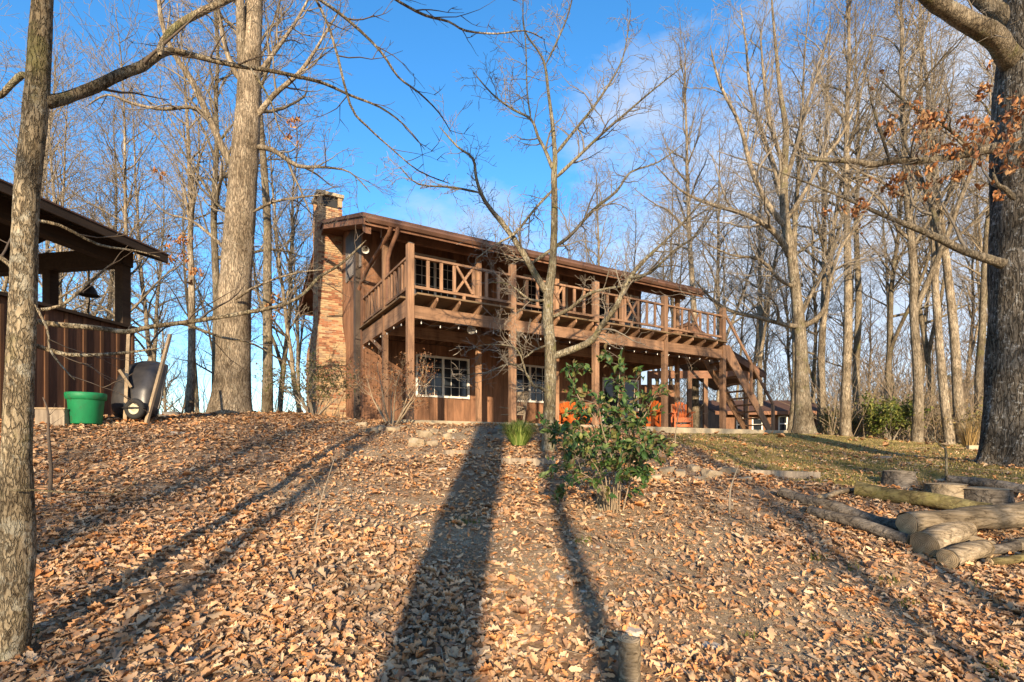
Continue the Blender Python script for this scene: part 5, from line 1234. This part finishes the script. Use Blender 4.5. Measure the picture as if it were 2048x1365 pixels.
# --- pair of trunks behind the stairs
CD2 = 18.5
ct = [(1608, 872, 52), (1607, 850, 36), (1604, 780, 27), (1602, 700, 23), (1599, 655, 22), (1594, 605, 20), (1584, 520, 19), (1572, 451, 17), (1568, 400, 16), (1569, 330, 13), (1572, 262, 11), (1560, 180, 8), (1552, 100, 6), (1545, 20, 4), (1540, -60, 2)]
cl = [([(1585, 522, 13), (1560, 478, 12), (1530, 450, 11), (1485, 427, 9), (1416, 407, 7), (1360, 380, 4), (1310, 330, 2)], (CD2, CD2 - 1.5)),
      ([(1598, 653, 10), (1570, 650, 9), (1519, 636, 8), (1461, 622, 7), (1420, 595, 5), (1390, 560, 3)], (CD2, CD2 - 1.5)),
      ([(1602, 655, 11), (1630, 640, 10), (1650, 615, 9), (1660, 564, 8), (1680, 500, 6), (1720, 440, 4), (1750, 380, 2)], (CD2, CD2 - .5)),
      ([(1574, 460, 12), (1530, 400, 10), (1500, 330, 9), (1480, 250, 7), (1440, 170, 5), (1420, 90, 3)], (CD2, CD2 - .8)),
      ([(1570, 420, 11), (1550, 340, 10), (1525, 270, 8), (1500, 180, 6), (1492, 90, 4), (1480, 10, 2)], (CD2, CD2 + .8)),
      ([(1569, 370, 10), (1590, 300, 9), (1610, 220, 7), (1640, 130, 5), (1660, 50, 3)], (CD2, CD2 + .5)),
      ([(1572, 440, 9), (1600, 400, 8), (1640, 330, 7), (1690, 260, 5), (1720, 180, 3)], (CD2, CD2 - .6)),
      ([(1590, 575, 8), (1560, 560, 7), (1520, 520, 6), (1460, 510, 4), (1400, 480, 2)], (CD2, CD2 - 1.2)),
      ([(1600, 640, 7), (1640, 560, 6), (1690, 530, 5), (1740, 500, 3)], (CD2, CD2 + 1)),
      ([(1568, 330, 8), (1540, 250, 7), (1528, 160, 5), (1520, 60, 3)], (CD2, CD2 - .3))]
CPRM = [(3.0, 25, 55, .9, 2.6, .15, .06, .12), (4.4, 25, 55, .45, 1.3, .17, .05, .15), (4.2, 28, 60, .28, .75, .18, .03, .2)]
hero('spreading_tree', 'wide spreading bare tree with mossy forked trunk beside the stairs', ct, CD2, cl, ('bark_wood_b', 'bark_wood', 'twig'), CPRM, 2, 45, .06, .15, 24, minr=.0085)

#@@SECTION woods
# ================================================================== THE WOOD BEHIND
def proto_tree(seed, H, r, crown0, spread, minr=.0085, lean=0.0, mat='bark_wood', dens=1.0, fork=False):
    rg = random.Random(seed); MINR[0] = minr
    pts = [Vector((0, 0, -.5))]; dx, dy = 0, 0; n = 12; sl = (rg.gauss(0, .04), rg.gauss(0, .04))
    for i in range(1, n + 1):
        dx += sl[0] + rg.gauss(0, .035) * H / 18 + lean * H / n * .1; dy += sl[1] + rg.gauss(0, .035) * H / 18; sl = (sl[0] * .9 + rg.gauss(0, .025), sl[1] * .9 + rg.gauss(0, .025))
        pts.append(Vector((dx, dy, H * i / n)))
    rad = [r * (1.25 if i == 0 else (1 - .9 * (i / n) ** 1.15)) for i in range(n + 1)]
    T = [Tubes(), Tubes(), Tubes()]; nl = int(24 * dens)
    for k in range(nl):
        f = crown0 + (1 - crown0) * ((k + rg.random()) / nl); i = min(int(f * n), n - 1); q = f * n - i; p = pts[i].lerp(pts[i + 1], q); rr = rad[i] * (1 - q) + rad[i + 1] * q
        a = k * 2.4 + rg.gauss(0, .5); el = R(rg.uniform(18, 58)) + f * .35
        d = Vector((math.cos(a) * math.cos(el), math.sin(a) * math.cos(el), math.sin(el)))
        ln = spread * (1.25 - .85 * f) * rg.uniform(.65, 1.15)
        m = 7; pp = [p.copy()]; rd = [max(rr * .62, minr * 1.5)]; r0 = rd[0]
        r0 = min(r0, ln * .031); rd = [r0]
        for j in range(m):
            d = d + Vector((rg.gauss(0, .17), rg.gauss(0, .17), rg.gauss(0, .15) + .06)); d.normalize(); pp.append(pp[-1] + d * ln / m); rd.append(max(r0 * (1 - .85 * (j + 1) / m), minr * .8))
        T[0].add(pp, rd, 6)
        grow(T, pp, rd, 1, 3, rg, [(0,) * 8, (3.0 * dens, 25, 55, .6, 1.9, .16, .06, .12), (3.1, 25, 58, .4, 1.2, .2, .05, .12), (2.1, 28, 60, .3, .75, .2, .03, .2)])
    if fork:      # a second leader
        f0 = crown0 * .85; i = int(f0 * n); p = pts[i].copy(); a = rg.uniform(0, 6.28); d = Vector((math.cos(a) * .42, math.sin(a) * .42, 1)).normalized(); ln = H * (1 - f0) * .92; m = 9; pp = [p]; r0 = rad[i] * .78; rd = [r0]
        for j in range(m):
            d = d + Vector((rg.gauss(0, .07), rg.gauss(0, .07), .06)); d.normalize(); pp.append(pp[-1] + d * ln / m); rd.append(max(r0 * (1 - .92 * (j + 1) / m), minr))
        T[0].add(pp, rd, 9)
        grow(T, pp, rd, 0, 3, rg, [(1.5, 25, 60, spread * .35, spread * .8, .17, .06, .15), (2.6, 25, 55, .6, 1.8, .17, .06, .12), (3.0, 25, 58, .4, 1.1, .2, .05, .12), (2.0, 28, 60, .3, .75, .2, .03, .2)])
    tm = trunk_mesh('trunk', pts, rad, None, mat, 14, .07, 3, seed=seed)
    parts = [tm, T[0].build('limbs', None, mat)]
    T[1].d = {k: v for k, v in T[1].d.items()}
    parts.append(T[1].build('branches', None, 'twig')); parts.append(T[2].build('twigs', None, 'twig'))
    root = empty('bare_tree')
    for p in parts:
        p.parent = root
        if p is not tm: p['kind'] = 'stuff'
    return root, parts
protos = [proto_tree(101, 19, .17, .36, 5.0, fork=True), proto_tree(102, 21, .195, .44, 5.4), proto_tree(103, 17, .14, .42, 3.8, lean=.5, fork=True), proto_tree(104, 20, .165, .5, 4.6, mat='bark_wood_b', lean=-.35),
          proto_tree(105, 16, .14, .34, 4.2, mat='bark_wood_b', fork=True), proto_tree(106, 13, .09, .28, 3.0),
          proto_tree(107, 20, .27, .45, 4.0, dens=.35), proto_tree(108, 17, .11, .4, 2.6, dens=.35)]
used = [False] * len(protos)
def plant(k, loc, rz, sc, label, group, lean=(0, 0), name='bare_tree'):
    root, parts = protos[k]
    if used[k]:
        r = root.copy(); col.objects.link(r)
        for p in parts:
            c = p.copy(); col.objects.link(c); c.parent = r
    else: r = root; used[k] = True
    r.name = name
    r.location = loc; r.rotation_euler = (lean[0], lean[1], rz); r.scale = (sc, sc, sc); return tag(r, label, 'tree', group)
LB = ('bare winter tree in the wood behind the shed and big trunk', 'bare trees behind the shed')
MB = ('bare winter tree rising behind the house roof', 'bare trees behind the house')
RB = ('tall bare tree at the edge of the wood beyond the lawn', 'bare trees beyond the lawn')
FB = ('thin bare tree far back in the wood beyond the lawn', 'far trees beyond the lawn')
# mossy trunk and leaning trunk close behind the big one, each its own
plant(3, G(533, 16.4), 1.0, .95, 'dark mossy trunk close behind the massive pale trunk', None, name='mossy_tree')
plant(2, G(375, 16.5), 2.0, .9, 'crooked leaning trunk behind the wheelbarrow', None, (0, R(7)), name='leaning_tree')
plant(4, G(430, 17.5), .4, 1.05, 'straight slim trunk hidden close behind the massive trunk', None, name='slim_tree')
for k, px, d, sc in ((1, 30, 21, .9), (4, -40, 19, 1), (0, 108, 26, .95), (2, 165, 30, 1.05), (3, 215, 22, .8), (5, 262, 18.5, 1.1), (1, 300, 29, .9), (5, 330, 22, 1.2), (4, 560, 22, .95), (2, 592, 27, .95), (0, 630, 32, .85), (5, 610, 20, 1.0), (5, 140, 20, 1.1), (3, 400, 30, .9), (4, 470, 27, 1.0), (5, 70, 17.5, .9), (1, -20, 34, 1.0), (0, 230, 36, 1.0), (4, 345, 38, 1.05), (2, 520, 36, 1.0)):
    plant(k, G(px, d), rng.uniform(0, 6.28), sc * rng.uniform(.92, 1.06), *LB, (rng.gauss(0, .03), rng.gauss(0, .04)))
for k, px, d, sc in ((0, 690, 34, .85), (1, 745, 40, .85), (4, 800, 36, .8), (2, 850, 38, .9), (0, 905, 35, .82), (3, 950, 40, .95), (1, 1000, 36, .8), (4, 1050, 38, .95), (2, 1110, 34, .9), (0, 1165, 38, .9), (5, 880, 32, 1.1), (5, 1020, 33, 1.1), (1, 1215, 35, .85), (3, 1265, 37, .9), (4, 1310, 31, .95), (5, 1190, 31, 1.15), (5, 770, 33, 1.0), (2, 1340, 34, 1.0)):
    plant(k, G(px, d), rng.uniform(0, 6.28), sc * rng.uniform(.92, 1.06), *MB, (rng.gauss(0, .03), rng.gauss(0, .04)))
RL = {1395: 'bare tree rising behind the carport roof peak', 1432: 'bare tree rising behind the top of the deck stairs', 1520: 'bare tree rising behind the small cabin',
      1580: 'pale slim trunk right beside the mossy forked trunk', 1642: 'bare tree just beyond the mossy forked trunk, away from the stairs', 1692: 'straight bare tree beside the small dark evergreen bush',
      1832: 'tall bare tree right beside the round evergreen shrub', 1900: 'leaning bare tree behind the loose tan leafed bush', 1960: 'bare tree behind the dry arching brush'}
for k, px, d, sc in ((1, 1395, 25, .95), (0, 1432, 28, .9), (4, 1580, 20.5, 1.0), (0, 1642, 22.5, .95), (1, 1692, 20.5, .95), (3, 1716, 23, .95), (0, 1832, 19.5, 1.02), (2, 1900, 19, 1.1), (1, 1928, 20, .9), (4, 1760, 24.5, 1.05), (3, 1960, 22, 1.0), (2, 1985, 24, 1.0), (4, 1870, 25, 1.1), (0, 1520, 27, .9), (3, 2040, 20, .95), (1, 2110, 23, 1)):
    plant(k, G(px, d), rng.uniform(0, 6.28), sc * rng.uniform(.94, 1.05), RL.get(px, RB[0]), RB[1], (rng.gauss(0, .025), rng.gauss(0, .07) if px != 1900 else R(-9)))
for i in range(20):
    plant(rng.choice((5, 4, 2, 5, 3)), G(1370 + 760 * (i + rng.random()) / 20, rng.uniform(28, 44)), rng.uniform(0, 6.28), rng.uniform(.75, 1.1), *FB, (rng.gauss(0, .04), rng.gauss(0, .05)))
# trees downhill behind the viewpoint: only their long shadows reach the picture
for k, x, y, sc, ly in ((6, -1.0, -10, 1.3, .012), (6, -.9, -6, 1.05, -.02), (7, .75, -11, 1.3, .0), (7, -2.1, -12, 1.2, .02), (0, -5.0, -21, 1.15, .03), (3, 2.2, -24, 1.15, -.03), (1, 5.2, -23, 1.1, .02), (2, 8.2, -20, 1.2, -.05), (7, 4.3, -13, 1.2, .02)):
    plant(k, Vector((x, y, gh(x, y))), rng.uniform(0, 6.28), sc, 'bare tree downhill whose long shadow crosses the leaf slope', 'trees that shade the slope', (0, ly))

# undergrowth at the foot of the wood: uncountable stems
T = Tubes()
for i in range(6200):
    right = i < 5000
    if right:
        px = rng.uniform(1330, 2200); d = rng.uniform(20.5, 34)
        if px < 1660 and d < 32.5: d = rng.uniform(32.5, 38)      # open ground before the cabin and carport
    else: px = rng.uniform(-100, 680); d = rng.uniform(16, 30)
    p = G(px, d); h = rng.uniform(.8, 4.2) if right else rng.uniform(.6, 2.6); dr = Vector((rng.gauss(0, .35), rng.gauss(0, .3), 1)); dr.normalize(); pts = [p]
    for j in range(4): dr = dr + Vector((rng.gauss(0, .22), rng.gauss(0, .2), rng.gauss(-.05, .12))); dr.normalize(); pts.append(pts[-1] + dr * h / 4)
    T.add(pts, [.014, .012, .010, .008, .005], 3)
tag(T.build('undergrowth', None, 'twig_pale'), 'tangle of tan brush and saplings at the foot of the wood', 'brush', kind='stuff')
T = Tubes()
for i in range(9000):
    px = rng.uniform(1330, 2250); d = rng.uniform(26, 48) if px > 1660 else rng.uniform(33, 48); p = G(px, d, rng.uniform(0, 1) ** 1.5 * 7); h = rng.uniform(.8, 2.6); dr = Vector((rng.gauss(0, .6), rng.gauss(0, .4), .8)); dr.normalize(); pts = [p]
    for j in range(3): dr = dr + Vector((rng.gauss(0, .25), rng.gauss(0, .2), rng.gauss(0, .15))); dr.normalize(); pts.append(pts[-1] + dr * h / 3)
    T.add(pts, [.016, .013, .010, .007], 3)
tag(T.build('far_thicket', None, 'brush_brown'), 'grey brown mass of far thicket in the wood', 'thicket', kind='stuff')

#@@SECTION plants
FARPINES = ((1748, 38, 6.5), (1905, 40, 7.5), (1880, 36, 5.0))
# ================================================================== SHRUBS
def shrub(name, label, base, stems, H, spread, seed, twigmat, prm, leaves=None, minr=.004, stem_r=.018, cat='shrub'):
    rg = random.Random(seed); MINR[0] = minr; root = empty(name, base); tag(root, label, cat); T = [Tubes(), Tubes(), Tubes()]; tips = []
    for k in range(stems):
        a = 2 * math.pi * (k + rg.random() * .6) / stems; d = Vector((math.cos(a) * spread, math.sin(a) * spread * .8, 1)); d.normalize()
        p = [Vector((math.cos(a) * .06, math.sin(a) * .06, -.05))]; L = H * rg.uniform(.7, 1.05)
        for j in range(7): d = d + Vector((rg.gauss(0, .12), rg.gauss(0, .12), rg.gauss(.02, .08))); d.normalize(); p.append(p[-1] + d * L / 7)
        r = [stem_r * (1 - .8 * j / 7) for j in range(8)]
        t_ = Tubes(); t_.add(p, r, 7); t_.build('stem', root, twigmat)
        grow(T, p, r, 0, 2, rg, prm, tips)
    for t_, nm in zip(T, ('branches', 'fine_branches', 'twigs')):
        if t_.d: tag(t_.build(nm, root, twigmat), kind='stuff')
    return root, tips
SP1 = [(5, 25, 60, .3, .8, .16, .05, .25), (8, 25, 65, .12, .35, .18, .04, .2), (9, 25, 70, .06, .16, .18, .02, .2)]
lanceT = [leaf_template(LANCE, c, u) for c, u in ((.3, .2), (-.35, .35), (.1, .5), (-.6, .25))]
def foliage(root, tips, n, size, cols, templates, mat, name='foliage', down=-.2, jit=.05, sel=None):
    idx = nrng.integers(0, len(tips), n); pos = np.array([tuple(tips[i][0]) for i in idx]) + nrng.normal(0, jit, (n, 3)); ax = np.array([tuple(tips[i][1]) for i in idx]) + nrng.normal(0, .6, (n, 3)) + np.array([0, 0, down])
    nm = nrng.normal(0, .6, (n, 3)) + np.array([0, -.3, .8]); c = np.array(cols)[nrng.integers(0, len(cols), n)] * (.7 + .6 * nrng.random((n, 1)))
    o = leaf_cloud(name, pos, ax, nm, size[0] + (size[1] - size[0]) * nrng.random(n), c, templates, root, mat, nrng); o['kind'] = 'stuff'; return o
# twiggy brown shrub at the deck corner
r_, tp_ = shrub('twiggy_shrub', 'twiggy brown shrub with dry leaves at the deck corner', ghit(782, 852) + Vector((0, .1, 0)), 8, 1.5, .55, 61, 'twig_pale', SP1, minr=.004, stem_r=.022)
foliage(r_, tp_, 1500, (.03, .065), [(.26, .12, .06), (.20, .09, .05), (.34, .19, .09), (.16, .085, .05), (.36, .16, .06)], lanceT, 'dead_leaf')
r_, tp_ = shrub('low_shrub', 'dull green and brown leafy shrub beside the chimney foot', G(628, 13.4), 9, 1.5, .7, 62, 'twig', SP1, minr=.005)
foliage(r_, tp_, 1900, (.04, .085), [(.09, .10, .03), (.14, .13, .045), (.20, .12, .06), (.11, .085, .04), (.06, .08, .02)], lanceT, 'green_leaf')
r_, tp_ = shrub('evergreen_shrub', 'round evergreen shrub at the edge of the wood', G(1782, 20.3), 9, 1.7, .55, 63, 'twig', SP1, minr=.006)
foliage(r_, tp_, 2200, (.09, .18), [(.10, .13, .025), (.16, .17, .035), (.07, .10, .02), (.20, .19, .05)], lanceT, 'green_leaf', jit=.1)
for px, d, H, lab, sdd in ((1740, 21.5, 1.4, 'low dark evergreen bush left of the round evergreen shrub', 64), (1668, 22, 1.0, 'small dark evergreen bush between two pale trunks', 66), (1905, 21.5, 1.9, 'loose tan leafed bush before the forked trees', 65), (1965, 18.5, 1.4, 'dry arching brush beside the oak trunk', 67)):
    r_, tp_ = shrub('wood_edge_bush', lab, G(px, d), 7, H, .6, sdd, 'twig_pale', SP1, minr=.006)
    foliage(r_, tp_, 700, (.06, .13), [(.10, .11, .03), (.14, .13, .04)] if sdd in (64, 66) else [(.28, .19, .08), (.20, .15, .06), (.17, .16, .05)], lanceT, 'green_leaf', jit=.08)

PPRM = [(4, 55, 85, .7, 1.5, .1, .0, .15), (5, 30, 60, .3, .7, .12, .0, .2), (4, 30, 60, .15, .3, .1, 0, .2)]
for i, (px, d, H) in enumerate(FARPINES):
    r_, tp_ = shrub('pine_tree', 'small green pine far back in the bare wood', G(px, d), 1, H, .02, 90 + i, 'twig', PPRM, minr=.01, stem_r=.07, cat='tree'); r_['group'] = 'far pines in the wood'
    foliage(r_, tp_, 1500, (.12, .3), [(.08, .11, .035), (.11, .14, .045), (.06, .085, .03)], [DIA], 'green_leaf', jit=.15)
# the green broadleaf shrub in front of the porch
gb = ghit(1222, 1026); GD = gb.y
gs = empty('green_shrub', gb); tag(gs, 'green broadleaf shrub with slender pale stems on the leaf slope', 'shrub')
stem_px = [([(1213, 1026), (1212, 960), (1190, 900), (1140, 870), (1090, 855)], 0.1), ([(1222, 1026), (1228, 950), (1232, 860), (1238, 780), (1240, 712)], 0), ([(1234, 1026), (1238, 940), (1255, 880), (1290, 830), (1310, 790)], -.1),
           ([(1218, 1026), (1216, 930), (1180, 840), (1150, 780), (1135, 740)], .2), ([(1238, 1020), (1246, 940), (1275, 900), (1318, 880)], -.25), ([(1210, 1026), (1200, 975), (1160, 945), (1110, 935)], -.3), ([(1226, 1020), (1226, 930), (1205, 860), (1195, 790)], -.2), ([(1230, 1020), (1236, 930), (1262, 850), (1270, 770)], .25),
           ([(1206, 1026), (1185, 960), (1150, 905), (1120, 880)], .3), ([(1246, 1022), (1262, 960), (1290, 915), (1300, 890)], .2), ([(1216, 1028), (1200, 950), (1170, 900), (1160, 850)], -.35), ([(1226, 1028), (1240, 960), (1260, 920), (1268, 880)], -.35)]
rg = random.Random(77); MINR[0] = .002; T = [Tubes(), Tubes(), Tubes()]; tips = []
for sp_, off in stem_px:
    pts = [P(x, y, GD + off * (i / (len(sp_) - 1)) * 2) - gb for i, (x, y) in enumerate(sp_)]; rad = [.0095 * (1 - .6 * i / (len(sp_) - 1)) for i in range(len(sp_))]
    pts, rad = smooth_line(pts, rad, 4); t_ = Tubes(); t_.add(pts, rad, 8); t_.build('stem', gs, 'twig_pale')
    grow(T, pts, rad, 0, 1, rg, [(10, 40, 80, .16, .46, .15, -.03, .34), (8, 35, 75, .08, .2, .15, -.03, .1)], tips)
    tips += [(pts[i], (pts[i] - pts[i - 1]).normalized()) for i in range(len(pts) // 2, len(pts))]
for t_, nm in zip(T, ('branches', 'fine_branches', 'twigs')):
    if t_.d: tag(t_.build(nm, gs, 'twig'), kind='stuff')
GC = np.array([(.045, .10, .022), (.06, .12, .03), (.035, .075, .02), (.10, .145, .04), (.045, .09, .03), (.17, .17, .05), (.14, .10, .045)])
lt_ = [leaf_template([(0, 0), (.12, .11), (.32, .23), (.55, .24), (.8, .12), (1, 0)], c, u) for c, u in ((-.35, .12), (-.6, .3), (-.2, .4))]
leafme = []
for (tv, tf) in lt_:
    for c in GC:
        v = tv + np.array([.5, 0, 0]); me = mesh_np('leaf', v, [tf], True, np.tile(c, (len(v), 1))); me.materials.append(MATS['green_leaf']); leafme.append(me)
order = list(range(len(tips))); rg.shuffle(order)
for k in range(298):
    p, d = tips[order[k % len(order)]]
    o = bpy.data.objects.new('leaf', rg.choice(leafme)); col.objects.link(o); o.parent = gs
    ax = (d * .5 + Vector((rg.gauss(0, .6), rg.gauss(0, .6), rg.gauss(-.15, .35)))).normalized(); nm = Vector((rg.gauss(0, .45), rg.gauss(-.25, .45), 1)); b_ = nm.cross(ax).normalized(); c_ = ax.cross(b_)
    s = rg.uniform(.06, .135)
    M = Matrix(((ax.x * s, b_.x * s, c_.x * s, p.x), (ax.y * s, b_.y * s, c_.y * s, p.y), (ax.z * s, b_.z * s, c_.z * s, p.z), (0, 0, 0, 1))); o.matrix_local = M
foliage(gs, tips, 2100, (.045, .115), [tuple(c) for c in GC], lt_, 'green_leaf', jit=.03)

# grass tuft by the porch, dry clump by the oak
def tuft(name, label, base, n, H, W, cols, w=.007):
    a = nrng.random(n) * 6.283; r = nrng.random(n) ** .6; h = H * (.6 + .5 * nrng.random(n)); V, Fc, ti = [], [], []
    root_r = .12 * r
    for j, (f, up) in enumerate(((0, 0), (.35, .55), (.75, .92), (1.1, .85))):
        rr = root_r + W * r * f * (.6 + .6 * nrng.random(n)) ; x = np.cos(a) * rr; y = np.sin(a) * rr; z = h * up * (1 - .25 * r * f)
        ww = w * (1 - .3 * j)
        V.append(np.stack([x - np.sin(a) * ww, y + np.cos(a) * ww, z], 1)); V.append(np.stack([x + np.sin(a) * ww, y - np.cos(a) * ww, z], 1))
    VV = np.stack(V, 1).reshape(-1, 3); b = np.arange(n)[:, None] * 8
    q = np.concatenate([np.stack([b[:, 0] + 2 * j, b[:, 0] + 2 * j + 1, b[:, 0] + 2 * j + 3, b[:, 0] + 2 * j + 2], 1) for j in range(3)])
    c = np.array(cols)[nrng.integers(0, len(cols), n)] * (.75 + .5 * nrng.random((n, 1)))
    o = link(name, mesh_np(name, VV, [q], True, np.repeat(c, 8, 0)), None, 'grass_blade'); o.location = base; return tag(o, label, 'grass tuft')
tuft('grass_tuft', 'bright green grass tuft at the porch edge', ghit(1038, 892), 1100, .5, .42, [(.13, .21, .04), (.19, .28, .06), (.10, .16, .03), (.30, .34, .10)], .005)
tuft('dry_grass_clump', 'tan dry grass clump beside the oak trunk', G(1938, 15.5), 260, .9, .5, [(.42, .29, .12), (.34, .23, .10)], .008)
tuft('dry_grass_clump', 'low tan grass clump by the dark rotting stump', ghit(1862, 985), 160, .2, .2, [(.32, .20, .09), (.26, .17, .08)], .005)
# saplings
def sapling(label, px_pts, d, r0, seed, mat='twig', prm=None, name='sapling'):
    rg = random.Random(seed); MINR[0] = .0022; b = Vector((0, 0, 0)); base = P(px_pts[0][0], px_pts[0][1], d); base.z = gh(base.x, base.y)
    root = empty(name, base); tag(root, label, 'sapling'); T = [Tubes(), Tubes()]
    pts = [P(x, y, d) - base for x, y in px_pts]; pts[0] = Vector((0, 0, -.05)); rad = [r0 * (1 - .75 * i / (len(pts) - 1)) for i in range(len(pts))]
    pts, rad = smooth_line(pts, rad, 4); t_ = Tubes(); t_.add(pts, rad, 8); t_.build('stem', root, mat)
    grow(T, pts, rad, 0, 1, rg, prm or [(6, 30, 65, .15, .5, .15, .05, .35), (7, 30, 60, .08, .2, .15, .02, .2)])
    for t_, nm in zip(T, ('branches', 'twigs')):
        if t_.d: tag(t_.build(nm, root, mat), kind='stuff')
gq = ghit(1892, 968); sapling('young bare sapling standing beside the stump blocks', [(1892, 968), (1893, 930), (1891, 900), (1880, 890), (1855, 868)], gq.y, .022, 81, 'bark_dogwood')
gq = ghit(1459, 1032); sapling('thin bare sapling on the leaf slope below the row of rocks', [(1459, 1032), (1460, 985), (1468, 955), (1478, 930)], gq.y, .014, 82)
gq = ghit(98, 1003); sapling('thin dark sapling rising between slim trunk and wooden box', [(98, 1003), (102, 940), (97, 870), (96, 825), (86, 795)], gq.y, .024, 83, 'twig_dark', [(2.5, 30, 60, .2, .5, .12, .05, .5), (4, 30, 60, .08, .2, .15, .02, .2)])
gq = ghit(636, 1010); sapling('tiny bare sapling rising out of piled leaves', [(626, 1075), (640, 1010), (655, 960), (668, 920)], ghit(626, 1080).y, .008, 84)
gq = ghit(1380, 880); sapling('thin branching sapling before the orange chair', [(1350, 905), (1352, 860), (1362, 800), (1375, 760), (1385, 735)], 11.0, .012, 85, 'twig_pale', [(9, 30, 65, .3, .8, .12, .05, .2), (7, 30, 60, .12, .3, .15, .02, .2)])
